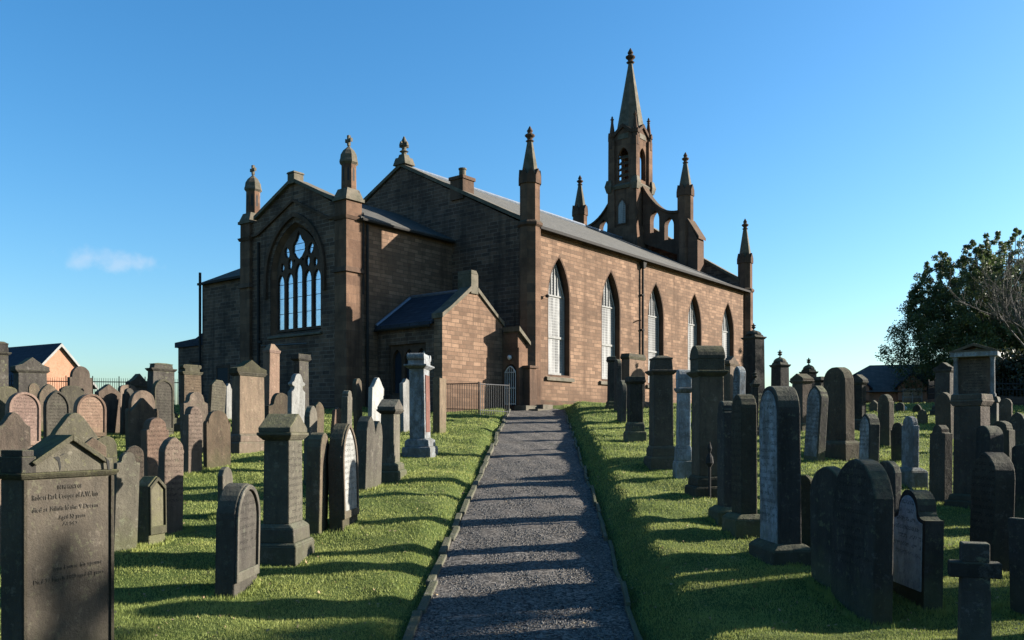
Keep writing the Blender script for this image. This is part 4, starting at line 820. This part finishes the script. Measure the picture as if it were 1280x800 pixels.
# left front
S(-6, 40, 515, 606, 'ogee', 55, 'brown', 'big brown bell-topped stone at the left edge, behind the pediment monument', t=.18)
S(61, 122, 516, 585, 'ogee', 55, 'moss', 'very broad mossy ogee-topped stone above the front pediment', t=.2, w=1.35)
S(-22, 5, 575, None, 'seg', 50, 'tan', 'pale sliver of stone showing at the extreme left edge of the photo', Y=9.8)
S(107, 128, 546, None, 'gable', 52, 'tan', 'small cream gable-topped stone touching the right side of the front pediment', Y=10.4, t=.13)
S(121, 147, 545, None, 'round', 56, 'moss', 'dark green rounded stone between the small cream gable and the slate one', Y=12.2)
S(140, 170, 565, 690, 'cove', 62, 'grey', 'smooth blue-grey stone with narrow rounded head beside the front monument', t=.10)
S(155, 180, 557, 628, 'round', 58, 'brown', 'small brown rounded stone with a rosette, behind the blue-grey one', text=True)
S(177, 213, 522, 606, 'shoulder', 58, 'pink', 'pinkish round-shouldered inscribed stone with thick black-shaded left side', text=True, t=.18)
S(196, 229, 546, 661, 'gothic', 62, 'tan', 'oval-pointed tan stone full of inscription lines at the front of its cluster', text=True, t=.2)
S(169, 207, 595, 678, 'gable', 76, 'moss', 'short gabled stone with mossy roof-like moulding and deep shadow on its face', t=.2, rim=True)
S(271, 320, 604, 732, 'lowgothic', 87, 'grey', 'thick grey stone with carved leafy hood, standing alone on the front left grass', t=.2, rim=True, text=True, w=.66)
S(272, 292, 584, 640, 'round', 82, 'grey', 'small plain grey stone close behind the leafy-hooded one', t=.12)
P(321, 387, 517, 692, 'saddle', 87, 'grey', 'stout sooty pedestal with saddle-roofed cap and stepped base on the left lawn', k=.58, sr=.76, capmat='moss', text=True, base=.26)
S(379, 396, 507, None, 'gothic', 78, 'grey', 'pointed grey stone just behind the saddle-roofed pedestal', Y=15.5, t=.16)
S(388, 403, 502, None, 'gothic', 66, 'brown', 'slim pointed brown stone, second behind the saddle-roofed pedestal', Y=17.3, t=.14)
S(381, 410, 540, 659, 'gothic', 82, 'brown', 'brown pointed stone with black-shaded side, between saddle pedestal and white marble', t=.2)
S(412, 427, 509, 546, 'broken', 66, 'pink', 'short broken orange-pink stump leaning near the church shade', roll=8, t=.1)
S(426, 440, 488, None, 'shoulder', 80, 'grey', 'narrow grey round-headed stone right of the orange-pink stump', Y=21, t=.17)
S(442, 454, 473, None, 'round', 72, 'brown', 'tall thin sunlit brown slab with rounded top, left of the pale ogee stone', Y=23, t=.17)
S(459, 479, 472, None, 'ogee', 66, 'white', 'off-white ogee-headed marble with its lower half in shade', Y=23, t=.13)
S(412, 448, 529, 652, 'gothic', 85, 'brown', 'white marble gothic tablet set in a brown hooded frame by the lawn', t=.19, rim=True, panel='white')
S(443, 477, 520, 611, 'double', 76, 'grey', 'grey twin-peaked headstone with dark left side', t=.2)
P(470, 505, 499, 598, 'saddle', 85, 'grey', 'slim square pier with moulded cap, between twin-peaked stone and tall granite-panelled pedestal', k=.5, sr=.72, base=.2)
S(500, 518, 473, None, 'broken', 66, 'white', 'brilliant white broken marble stone beneath the porch window', Y=24.5, t=.12)
P(506, 545, 443, 568, 'scroll', 85, 'pale', 'tall pale pedestal with scrolled cap and red granite panels, left of the railings', k=.5, sr=.68, base=.17, granite=True)
S(541, 558, 473, 540, 'flat', 74, 'tan', 'tall plain tan slab standing by the left end of the railings', t=.2)
# right of path --------------------------------------------------------------
P(757, 770, 446, None, 'flat', -80, 'dark', 'very slim capped dark pillar nearest the church wall, right of the path', Y=29.5, k=.7, base=.15)
S(767, 777, 449, None, 'round', -80, 'dark', 'thin dark rounded slab pressed against the slim capped pillar', Y=28.3)
S(771, 783, 475, None, 'gothic', -80, 'dark', 'low dark pointed stone between slim pillar and short pedestal', Y=25.5)
P(775, 808, 443, None, 'flat', 52, 'pink', 'sunlit pink wall monument topped with ragged yellow lichen, close to the church windows', Y=30.2, k=.3, sr=.93, capmat='moss', base=.1)
P(780, 807, 471, 552, 'flat', -84, 'dark', 'short dark pedestal with flared cap and broad stepped base', k=.9, sr=.72, base=.3)
P(806, 847, 445, 583, 'block', -84, 'umber', 'dark pedestal with wide cornice and crown-like block, left of the barrel-topped one', k=.9, sr=.72, base=.2)
P(841, 866, 462, 597, 'barrel', -84, 'pale', 'pale slender shaft with boxy head rising from a tapered base', k=.9, sr=.66, base=.3)
P(858, 912, 432, 620, 'barrel', -84, 'brown', 'massive pedestal with barrel-shaped mossy top, tallest beside the path', k=.95, sr=.76, base=.14, capmat='moss')
# small iron lamp like ornament beside it
X, Y, zg, H_, r = place_px(881, 893, 552, 625)
m = M(); m.tube([(0, 0, -.2), (0, 0, H_*.62)], .02, 8); m.lathe(0, 0, [(.02, H_*.55), (.06, H_*.62), (.05, H_*.72), (.015, H_*.8), (.035, H_*.88), (.006, H_)], 10)
rt = empty('iron_finial_post', (X, Y, zg), 0, label='small spiked iron post standing at the foot of the barrel-topped pedestal', category='post'); m.build('post', MC['iron'], rt)
S(896, 919, 501, 650, 'shoulder', -87, 'dark', 'dark slab with small mossy rounded shoulder behind the plinthed one', t=.17, plinth=.16)
S(914, 947, 493, 668, 'lowgothic', -87, 'umber', 'dark upright stone on a sloping plinth with speckled sloping top', t=.2, plinth=.2, text=True)
P(902, 924, 445, None, 'pediment', 52, 'tan', 'sunlit stone aedicule with arched niche seen beneath the last church window', Y=29, k=.4, sr=.85)
S(915, 931, 458, None, 'gothic', -72, 'pale', 'dark pointed stone with pale oval face right of the sunlit niche', Y=24, panel='pale', t=.2)
P(936, 950, 463, None, 'urn', -80, 'dark', 'thin black draped-urn column before the tall black pier', Y=22, k=.9, sr=.7, caph=.2, base=.15)
P(926, 959, 404, None, 'dome', -60, 'dark', 'tall black pier with domed urn top at the far corner of the church', Y=31, k=.8, sr=.84, caph=.17, base=.15)
S(949, 1002, 482, 703, 'round', -87, 'dark', 'tall pale bluish inscribed stone with rounded top, in the middle of the right lawn', t=.24, plinth=.16, panel='pale')
P(961, 989, 437, None, 'dome', -66, 'dark', 'dark brown pier with dome and open urn, first right of the church', Y=29, k=.8, sr=.84, caph=.25, base=.14)
P(998, 1023, 447, None, 'dome', -66, 'dark', 'more distant dark pier with flared urn, partly hidden by a saddle-capped one', Y=32, k=.8, sr=.84, caph=.30, base=.14)
P(986, 1018, 467, None, 'saddle', -66, 'brown', 'square brown pier with a saddle-shaped slab roof between the two urn piers', Y=22.5, k=.8, sr=.8, caph=.12, base=.12)
S(1004, 1031, 482, 578, 'gothic', -70, 'dark', 'leaning dark stone with a whitish patch near its tip', t=.18, roll=3, panel='pale')
P(1016, 1035, 471, None, 'flat', -66, 'dark', 'low flat-capped black pier behind the leaning white-patched stone', Y=25.5, k=.8)
S(1027, 1040, 507, None, 'round', -72, 'pale', 'small narrow pale-faced stone at the left foot of the lichened column stone', Y=18.5)
S(1033, 1066, 459, 570, 'round', -68, 'brown', 'tall rusty brown round-headed stone with orange lichen cap on a broad plinth', t=.24, plinth=.3, w=.62)
P(1030, 1062, 462, None, 'dome', -60, 'dark', 'black monument with leafy carved crest peeping behind the rusty round-headed stone', Y=25, k=.6, sr=.8, caph=.2)
S(1073, 1099, 517, 592, 'gothic', -80, 'dark', 'pointed stone with pale mauve face among dark ones', panel='pale', t=.2)
P(1062, 1086, 468, None, 'saddle', -60, 'dark', 'dark monument with tilted slab roof in front of the hipped-roof building', Y=23, k=.6)
S(1097, 1118, 493, None, 'shoulder', -66, 'umber', 'tall black round-shouldered stone right of the pale mauve one', Y=19.5, t=.2)
S(1115, 1132, 528, None, 'shoulder', -66, 'dark', 'low black stone tucked left of the cross-based pale-faced one', Y=17.2, t=.18)
S(1126, 1149, 520, 612, 'shoulder', -80, 'pale', 'narrow pale-faced stone on a stepped plinth in the right lawn', t=.15, plinth=.25)
m = M(); X, Y, zg, H_, r = place_px(1128, 1133, 509, None, 30); m.lathe(0, 0, [(.09, -.2), (.09, H_), (.02, H_+.03)], 12)
rt = empty('marker_post', (X, Y, zg), 0, label='short pale green cylindrical post showing above the narrow pale-faced stone', category='post'); m.build('post', simple('pale_green_paint', (.22, .34, .30), .5), rt)
S(1161, 1190, 531, 628, 'cove', -76, 'umber', 'dark stone with rounded cap and drooping shoulders left of the heavy slab-topped pedestal', t=.2)
P(1186, 1243, 493, 636, 'flat', -56, 'brown', 'heavy wide dark pedestal covered by a thick mossy slab', k=.7, sr=.84, base=.12, caph=.05)
S(1169, 1194, 490, None, 'gothic', -58, 'brown', 'brown pointed stone left of the pedestal with slab top', Y=21, t=.18)
P(1165, 1195, 453, None, 'pediment', -52, 'dark', 'dark pedimented monument in deep shade under the evergreen tree', Y=27, k=.6, sr=.82)
S(1212, 1253, 532, 640, 'round', -76, 'dark', 'dark rounded stone with worn pale rim, in front of the heavy pedestal', t=.24)
S(1238, 1270, 526, None, 'shoulder', -60, 'moss', 'mossy round-shouldered stone with bright curved top at right', Y=14.6, t=.26)
S(1210, 1266, 565, 706, 'gothic', -82, 'umber', 'broad dark pointed stone with thick curved flank near the right edge', t=.24, text=True)
S(1262, 1300, 555, None, 'seg', -66, 'dark', 'dark mass of a stone cut by the right edge above the cross', Y=11.2, t=.25)
S(1262, 1310, 648, None, 'flat', -70, 'dark', 'black flat-topped slab cut off by the right edge, right of the stone cross', Y=7.5, t=.2)
S(1029, 1052, 583, 742, 'round', -78, 'dark', 'dark stone squeezed behind the broad black round-topped one', t=.12, w=.55)
S(1094, 1128, 576, None, 'round', -74, 'dark', 'dark round stone with sunlit curved edge behind the broad black one', Y=9.7, t=.22)
S(1036, 1114, 574, 768, 'round', -87, 'dark', 'broad black round-topped headstone, largest at the front right', t=.17, text=True)
S(1112, 1177, 612, None, 'cove', -88, 'dark', 'stone with flaking bluish-white face, nearest left of the stone cross', Y=7.95, t=.17, panel='flaked')
S(995, 1020, 594, 690, 'shoulder', -66, 'moss', 'small brown round-shouldered stone with a bright rim, right of the tall pale stone', t=.2)
S(1050, 1064, 486, None, 'round', -66, 'dark', 'thin dark round stone peeping out behind the rusty round-headed one', Y=27, t=.15)
S(1086, 1099, 500, None, 'gable', -64, 'brown', 'small brown gabled stone far back before the brick building', Y=28, t=.15)
S(1119, 1131, 503, None, 'round', -62, 'dark', 'little dark rounded stone far back under the dormers', Y=29, t=.15)
S(1140, 1153, 505, None, 'gothic', -62, 'dark', 'little dark pointed stone far back before the clipped hedge', Y=28.5, t=.15)
S(1146, 1160, 512, None, 'shoulder', -62, 'brown', 'brown shouldered stone standing alone on the sunlit back lawn', Y=24.5, t=.15)
P(1196, 1212, 478, None, 'flat', -56, 'dark', 'narrow dark capped pier behind the canopy monument', Y=28.5, k=.8)
S(1248, 1266, 498, None, 'round', -58, 'brown', 'brown round stone in front of the low railing at far right', Y=22, t=.2)
S(1262, 1284, 515, None, 'gothic', -58, 'dark', 'dark pointed stone half cut by the right edge under the bare tree', Y=18.5, t=.2)
S(1022, 1034, 512, None, 'gable', -70, 'dark', 'low dark gabled stone between the saddle-roofed pier and the rusty round-headed stone', Y=21, t=.15)
S(975, 988, 500, None, 'round', -72, 'dark', 'dark rounded stone seen between the domed pier and the tall pale stone', Y=24, t=.15)
# stone cross front right
X, Y, zg, H_, r = place_px(1190, 1246, 678, None, 6.6)
rt = empty('stone_cross', (X, Y, zg), R(-18), label='plain dark stone cross with short arms at the lower right', category='cross')
m = M(); m.frust(0, 0, -.3, H_-.14, .23, .14, .19, .13); m.box(-.095, .095, -.065, .065, H_-.145, H_); m.build('shaft', GS['dark'][0], rt, bevel=.01)
m = M(); m.box(-.175, .175, -.072, .072, H_-.26, H_-.145); m.build('arm', GS['dark'][0], rt, bevel=.01)
# canopy monument under the tree
def aedicule():
    Y = 24.0; r = (1219-640)/F; X = r*Y; zg = gz(X, Y); H_ = (HY-430)/F*Y-zg; ps = R(-35)
    root = empty('canopy_monument', (X, Y, zg), ps, label='classical canopy monument with pediment and pale blue-grey columns under the trees', category='monument')
    W = 1.12; D = .7; pm = GS['pale'][0]; b = H_*.36
    m = M(); m.box(-W/2, W/2, -D/2, D/2, -.2, b*.8); m.frust(0, 0, b*.8, b, W*1.08, D*1.1, W, D); m.build('pedestal', GS['dark'][0], root, bevel=.015)
    m = M(); m.box(-W*.40, W*.40, -D*.1, D*.35, b, H_*.84); m.build('back_slab', GS['brown'][1], root, bevel=.01)
    for sx in (-1, 1):
        m = M(); m.lathe(sx*W*.40, -D*.34, [(.09, b), (.09, b+.06), (.065, b+.1), (.055, H_*.80), (.09, H_*.84)], 12); m.build('column', pm, root)
    m = M(); m.box(-W*.52, W*.52, -D*.52, D*.5, H_*.84, H_*.90); m.build('entablature', pm, root, bevel=.01)
    m = M(); m.plate([(-W*.56, H_*.90), (W*.56, H_*.90), (0, H_)], [[(-W*.3, H_*.915), (W*.3, H_*.915), (0, H_*.965)]], 'y', -D*.56, D*.5); m.box(-W*.4, W*.4, -D*.3, D*.4, H_*.90, H_*.93); m.build('pediment', GS['brown'][0], root, bevel=.008)
aedicule()
# out of frame on the right: their shadows reach the lawn
for (x, y, h, w, k_, lb) in ((5.6, 6.6, 1.5, .8, 'round', 'round-topped dark stone just outside the right edge, nearer than the cross'), (6.6, 8.4, 1.7, .9, 'gothic', 'pointed dark stone outside the right edge level with the cross'), (4.9, 5.2, 1.4, .8, 'shoulder', 'shouldered dark stone close to the viewer outside the right edge'), (7.6, 10.2, 1.6, .8, 'cove', 'hollow-shouldered stone outside the right edge behind the pointed one'), (8.9, 12.4, 1.8, .9, 'round', 'tall rounded stone outside the right edge, farthest back of those'), (8.2, 7.3, 2.2, 1.0, 'gothic', 'large pointed stone two rows outside the right edge'), (10.4, 9.0, 2.3, 1.0, 'cove', 'big hollow-shouldered stone three rows outside the right edge')):
    rt = empty('gravestone', (x, y, gz(x, y)), R(-76), label=lb, category='gravestone'); m = M(); m.plate(profile(k_, w, h), [], 'y', -.09, .09); m.build('tablet', GS['dark'][0], rt, bevel=.012)

def tufts():
    out = []
    for (X, Y, w, ps) in BASES:
        n = int(900*min(1, (11/Y)**1.3)); a = rng.random(n)*6.283; rr = .5+.25*rng.random(n); ex = math.cos(ps); ey = math.sin(ps); wd = max(.35, min(.9, w*1.1))
        u = np.cos(a)*wd*rr*1.25; v = np.sin(a)*.26*(rr+.1); x = X+u*ex-v*ey; y = Y+u*ey+v*ex; k = np.abs(x-pcx(y)) > PW+.03; x, y = x[k], y[k]; m_ = len(x)
        z = ground_z(x, y)-.01; h = (.03+.045*rng.random(m_))*(Y/10)**.2; b = rng.random(m_)*6.28; wb = .0055*(Y/10)**.7; la = rng.random(m_)*6.28; ln = h*.5*rng.random(m_)
        V = np.zeros((m_, 3, 3)); V[:,0] = np.stack([x-np.cos(b)*wb, y-np.sin(b)*wb, z], -1); V[:,1] = np.stack([x+np.cos(b)*wb, y+np.sin(b)*wb, z], -1); V[:,2] = np.stack([x+np.cos(la)*ln, y+np.sin(la)*ln, z+h], -1); out.append(V)
    n = 5200; Y = 7*(30/7)**rng.random(n); X = (rng.random(n)*2-1)*(Y*.6+1); cl = (np.sin(X*2.1+Y*1.3)*np.sin(Y*1.7-X*.6)) > .55
    for xx, yy in zip(X[cl], Y[cl]):
        if abs(xx-pcx(yy)) < PW+.05: continue
        m_ = 14; x = xx+rng.normal(0, .025, m_); y = yy+rng.normal(0, .025, m_); z = ground_z(x, y)-.01; h = .02+.035*rng.random(m_); b = rng.random(m_)*6.28; wb = .004*(yy/10)**.7; V = np.zeros((m_, 3, 3))
        V[:,0] = np.stack([x-np.cos(b)*wb, y-np.sin(b)*wb, z], -1); V[:,1] = np.stack([x+np.cos(b)*wb, y+np.sin(b)*wb, z], -1); V[:,2] = np.stack([x+rng.normal(0, .015, m_), y+rng.normal(0, .015, m_), z+h], -1); out.append(V)
    return np.concatenate(out)
tri_mesh('grass_tufts', tufts(), 3, gm, kind='stuff', label='longer unmown grass tufts round the feet of the gravestones', category='grass')

# ------------------------------------------------------------------ railings by the porch
def railing(xa, xb, ya, Y, Yb, top, label, mat, n):
    Xa = (xa-640)/F*Y; Xb = (xb-640)/F*Yb; za = gz(Xa, Y); zb = gz(Xb, Yb); rt = empty('railing', (Xa, Y, za), 0, label=label, category='railing')
    d = Vector((Xb-Xa, Yb-Y, zb-za)); zt = (HY-top)/F*Y-za
    for i in range(n):
        q = d*(i/(n-1)); big = i in (0, n-1); m = M(); m.tube([(q.x, q.y, q.z-.2), (q.x, q.y, zt+(0.06 if big else -.01))], .022 if big else .011, 5); m.build('post' if big else 'bar', MC[mat], rt)
    m = M(); m.tube([(0, 0, zt), (d.x, d.y, zt)], .018, 5); m.build('top_rail', MC[mat], rt); m = M(); m.tube([(0, 0, .16), (d.x, d.y, d.z+.16)], .014, 5); m.build('bottom_rail', MC[mat], rt)
railing(557, 598, 0, 30.6, 30.2, 480, 'black iron railing with thin bars before the porch gable, left length', 'iron', 20)
railing(600, 636, 0, 29.6, 30.6, 480, 'pale worn iron railing with upright bars beside the entrance gate', 'iron_pale', 14)

# ------------------------------------------------------------------ background buildings, fences, hedge
def W2(px_, Y): return (px_-640)/F*Y
def ZZ(py_, Y): return (HY-py_)/F*Y
def brick_house():
    Y = 62; rt = empty('brick_house', (W2(75, Y), Y, .9), R(60), label='orange brick house with plain gable and dark slate roof at far left', category='house')
    hw = 2.5; ez = ZZ(480, Y)-.9; rz = ZZ(432, Y)-.9; L = 13
    m = M(); m.plate([(-hw, -.9), (hw, -.9), (hw, ez), (0, rz), (-hw, ez)], [], 'y', 0, L); m.build('wall', MC['house_brick'], rt)
    m = M(); m.plate([(-hw-.3, ez-.25), (0, rz+.02), (hw+.3, ez-.25), (hw+.3, ez-.1), (0, rz+.18), (-hw-.3, ez-.1)], [], 'y', -.16, L+.1); m.build('roof', MC['slate_dark'], rt)
    m = M(); m.plate([(-hw-.32, ez-.32), (0, rz-.06), (hw+.32, ez-.32), (hw+.32, ez-.12), (0, rz+.16), (-hw-.32, ez-.12)], [], 'y', -.22, -.165); m.build('bargeboard', MC['white'], rt)
brick_house()
def hip_house():
    Y = 60; X = W2(1108, Y); rt = empty('hipped_building', (X, Y, .9), R(-20), label='low brick building with hipped slate roof and gabled dormers at far right', category='building')
    ez = ZZ(490, Y)-.9; rz = ZZ(455, Y+3)-.9; hx = 3.9; hy = 4.2
    m = M(); m.box(-hx, hx+6, 0, 2*hy, -.5, ez); m.build('wall', MC['house_brick'], rt)
    m = M(); m.add([(-hx-.4, -.5, ez), (hx+6.4, -.5, ez), (hx+6.4, 2*hy+.5, ez), (-hx-.4, 2*hy+.5, ez), (-hx+3.0, hy, rz), (hx+3, hy, rz)], [(0,3,2,1), (0,1,5,4), (1,2,5), (2,3,4,5), (3,0,4)]); m.build('roof', MC['slate'], rt)
    for cx in (1.6, 5.4, -2.0):
        m = M(); m.plate([(cx-.9, ez-.6), (cx+.9, ez-.6), (cx+.9, ez+.35), (cx, ez+1.15), (cx-.9, ez+.35)], [], 'y', -.35, .6); d = m.build('dormer', MC['house_brick'], rt)
        m = M(); m.plate([(cx-1.1, ez+.2), (cx, ez+1.2), (cx+1.1, ez+.2), (cx+1.1, ez+.32), (cx, ez+1.32), (cx-1.1, ez+.32)], [], 'y', -.5, 2.2); m.build('dormer_roof', MC['slate_dark'], d)
        m = M(); m.box(cx-.6, cx+.6, -.39, -.352, ez-.9, ez+.15); m.build('dormer_window', MC['glass_dark'], d)
        m = M(); 
        for a in (-.62, -.03, .56): m.box(cx+a, cx+a+.06, -.42, -.391, ez-.9, ez+.2)
        m.box(cx-.56, cx+.62, -.418, -.393, ez+.12, ez+.2); m.box(cx-.56, cx+.62, -.418, -.393, ez-.42, ez-.36); m.build('window_frame', MC['white'], d)
hip_house()
def fence(p0, p1, h, n, label, name='iron_fence', mat='iron', wall=0):
    a = Vector((*p0, gz(*p0))); b = Vector((*p1, gz(*p1))); rt = empty(name, a, 0, label=label, category='fence'); d = b-a; m = M()
    for i in range(n):
        q = d*(i/(n-1)); r = .022 if i % 12 else .05; m.tube([(q.x, q.y, q.z-.2), (q.x, q.y, q.z+h+(.1 if i % 12 == 0 else 0))], r, 4, r*.5)
    m.build('bars', MC[mat], rt); m = M(); m.tube([(0, 0, .25+wall), (d.x, d.y, d.z+.25+wall)], .025, 4); m.tube([(0, 0, h-.2), (d.x, d.y, d.z+h-.2)], .025, 4); m.build('rail', MC[mat], rt)
    if wall: 
        m = M(); nn = Vector((-d.y, d.x, 0)).normalized()*.2; m.add([tuple(q) for q in (-nn-Vector((0,0,.3)), d-nn-Vector((0,0,.3)), d+nn-Vector((0,0,.3)), nn-Vector((0,0,.3)), -nn+Vector((0,0,wall)), d-nn+Vector((0,0,wall)), d+nn+Vector((0,0,wall)), nn+Vector((0,0,wall)))], [(0,3,2,1),(4,5,6,7),(0,1,5,4),(1,2,6,5),(2,3,7,6),(3,0,4,7)]); m.build('wall', MC['rubble_shaded'], rt)
fence((-29.5, 44), (-16, 47), 1.65, 130, 'black spiked iron fence running past the brick house at far left')
fence((17.2, 36.0), (15.9, 31.6), .95, 40, 'dark iron railings on a low wall under the evergreen tree', wall=.2)
fence((15.9, 31.6), (26, 27.5), .95, 100, 'low dark iron railing continuing to the right edge behind the stones', wall=.3)
# hedge
lm_dark = leaf_mat('dark_leaves', (.030, .050, .014), (.085, .105, .03), .35)
lm_hedge = leaf_mat('hedge_leaves', (.018, .025, .010), (.05, .055, .02))
def leaves(cent, rad, n, size, squash=1.0):
    cent = np.asarray(cent); idx = rng.integers(0, len(cent), n); rad = np.asarray(rad)
    d = rng.normal(size=(n, 3)); d /= np.linalg.norm(d, axis=1, keepdims=True); rr = rng.random(n)**.45
    P_ = cent[idx]+d*(rad[idx]*rr)[:, None]*np.array([1, 1, squash])
    a = rng.normal(size=(n, 3)); a /= np.linalg.norm(a, axis=1, keepdims=True); b = np.cross(a, rng.normal(size=(n, 3))); b /= np.linalg.norm(b, axis=1, keepdims=True)
    s = size*(.6+.8*rng.random(n))[:, None]
    return np.stack([P_-a*s, P_-b*s*.45, P_+a*s, P_+b*s*.45], 1)
def evergreen(name, X, Y, H, RX, label, nclump, nleaf, size, tips=14, mat=lm_dark, seed=1, base=1.0):
    rnd = random.Random(seed); zg = gz(X, Y); rt = empty(name, (X, Y, zg), 0, label=label, category='tree')
    m = M(); m.tube([(0, 0, -.3), (.1, .05, H*.3), (-.1, .1, H*.6), (0, 0, H*.88)], H*.03, 8, H*.006); m.build('trunk', MC['bark'], rt)
    cent = []; rad = []
    for i in range(tips):
        a = rnd.random()*6.28; q = math.sqrt(rnd.random()); tx, ty = math.cos(a)*q*RX*.74, math.sin(a)*q*RX*.74
        th = H*(1-.30*q**2.6)*rnd.uniform(.88, 1.03); m_ = M(); bz = H*.25; m_.tube([(0, 0, bz), (tx*.6, ty*.6, bz+(th-bz)*.4), (tx, ty, th*.97)], .10, 5, .015); m_.build('limb', MC['bark'], rt)
        n = int(nclump/tips)
        for k in range(n):
            t = k/(n-1); z = base+(th-base)*t; spread = RX*.50*(1-t)**.75+.06; b = rnd.random()*6.28; s = spread*rnd.random()**.6
            wv = min(1, .35+t*1.6); cent.append((tx*wv+math.cos(b)*s, ty*wv+math.sin(b)*s, z)); rad.append((.07+.44*(1-t)**.7)*RX/7.5*rnd.uniform(.7, 1.3)+.08)
    V = leaves(cent, rad, nleaf, size); tri_mesh('crown', V, 4, mat, parent=rt)
    return rt
evergreen('evergreen_tree', W2(1262, 58), 58, 12.2, 8.4, 'large dark evergreen tree with spiky top shoots at the right edge', 2600, 300000, .075, tips=75, seed=5)
evergreen('evergreen_tree', W2(1330, 66), 66, 13.2, 8.5, 'second dark evergreen mostly outside the right edge behind the bare tree', 400, 40000, .15, tips=24, seed=9)
# bare tree
def bare_tree(X, Y, H, label):
    rnd = random.Random(3); zg = gz(X, Y); rt = empty('bare_tree', (X, Y, zg), 0, label=label, category='tree'); m = M(); m.tube([(0, 0, -.3), (.1, 0, 1.2), (.05, .1, 2.2)], .16, 8, .10); m.build('trunk', MC['twig'], rt)
    m = M()
    def grow(p, d, L, r, lev):
        pts = [p]; q = p.copy(); dd = d.copy()
        for _ in range(4): dd = (dd+Vector((rnd.gauss(0, .12), rnd.gauss(0, .12), rnd.gauss(.06, .08)))).normalized(); q = q+dd*L/4; pts.append(q.copy())
        m.tube(pts, r, 4 if lev > 1 else 5, r*.5)
        if lev < 4:
            for k in range(5 if lev < 3 else 4):
                t = rnd.uniform(.3, 1); b = pts[min(4, int(t*4)+0)]; nd = (dd+Vector((rnd.gauss(0, .55), rnd.gauss(0, .55), rnd.gauss(.1, .35)))).normalized(); grow(b, nd, L*rnd.uniform(.5, .75), r*.5, lev+1)
    for k in range(7):
        a = k*6.28/7+rnd.random(); grow(Vector((.05, .1, 1.6+.1*k)), Vector((math.cos(a)*.55, math.sin(a)*.55, 1)).normalized(), H*.42, .04, 1)
    m.build('branches', MC['twig'], rt)
bare_tree(W2(1292, 34), 34, 6.6, 'leafless pale-twigged tree in front of the evergreen at the right edge')
# hedge as separate bushes along the right boundary, set forward to stand in for the tree's shade
def hedge():
    V = []; cent = []; rad = []
    for k in range(60):
        t = k/59; x = 17.0+11*t; y = 32.3-3.6*t; cent.append((x, y, gz(x, y)+.3+rng.random()*(.8+min(1, t*3)))); rad.append(.75)
    V = leaves(cent, rad, 60000, .08); o = tri_mesh('hedge', V, 4, lm_hedge, label='dark clipped hedge behind the railings below the evergreen tree', category='hedge')
hedge()
# unseen tree added outside the frame, crown shaped to shade the front-left monument
evergreen('shade_tree', 22.5, 11.9, 9.9, 1.9, 'unseen loose-crowned evergreen outside the right edge, added to shade the foreground', 90, 2300, .12, tips=7, seed=21, base=7.4)

# ------------------------------------------------------------------ base colours scaled to the exposure, one albedo factor per material family
FAMILY = {'pale_gate_paint': .8, 'bleached_flaking_face': 1.5, 'brown_slate': .8, 'sandstone_coursed': .58, 'sandstone_shaded': .85, 'sandstone_ashlar': .60, 'sandstone_dark_dressings': .60, 'orange_brick': .55, 'grey_slate': .50, 'blue_slate': .75, 'lichened_coping': .55, 'white_paint': .33, 'worn_grey_iron': .22,
          'meshed_window_glass': .55, 'white_lamp_globe': .5, 'lead_flashing': .6, 'turf_soil': .62, 'grass_blades': .80, 'dark_gravel': .56, 'pebble': .46, 'kerb_stone': .55, 'dark_leaves': 1.25, 'hedge_leaves': .8, 'twig_bark': .38, 'bark': .7, 'pale_green_paint': .6,
          'incised_lettering': .5, 'sooty_shaded_sandstone': .8, 'white_marble': .46, 'flaking_pale_stone': .9, 'red_granite': .6}
for mt in bpy.data.materials:
    base = mt.name.replace('_inscribed', ''); k = FAMILY.get(base, .52 if ('sandstone' in base) else None)
    if k is None: continue
    nt = mt.node_tree; seen = {}
    for nd in list(nt.nodes):
        sock = nd.inputs.get('Base Color') if nd.type == 'BSDF_PRINCIPLED' else nd.inputs[0] if nd.type == 'BSDF_TRANSLUCENT' else None
        if sock is None: continue
        if sock.links:
            src = sock.links[0].from_socket
            if src not in seen:
                mxn = nt.nodes.new('ShaderNodeMix'); mxn.data_type = 'RGBA'; mxn.blend_type = 'MULTIPLY'; mxn.inputs['Factor'].default_value = 1; mxn.inputs['B'].default_value = (k, k, k, 1)
                nt.links.new(src, mxn.inputs['A']); seen[src] = mxn
            nt.links.new(seen[src].outputs['Result'], sock)
        else: sock.default_value = [q*k for q in sock.default_value[:3]]+[1]
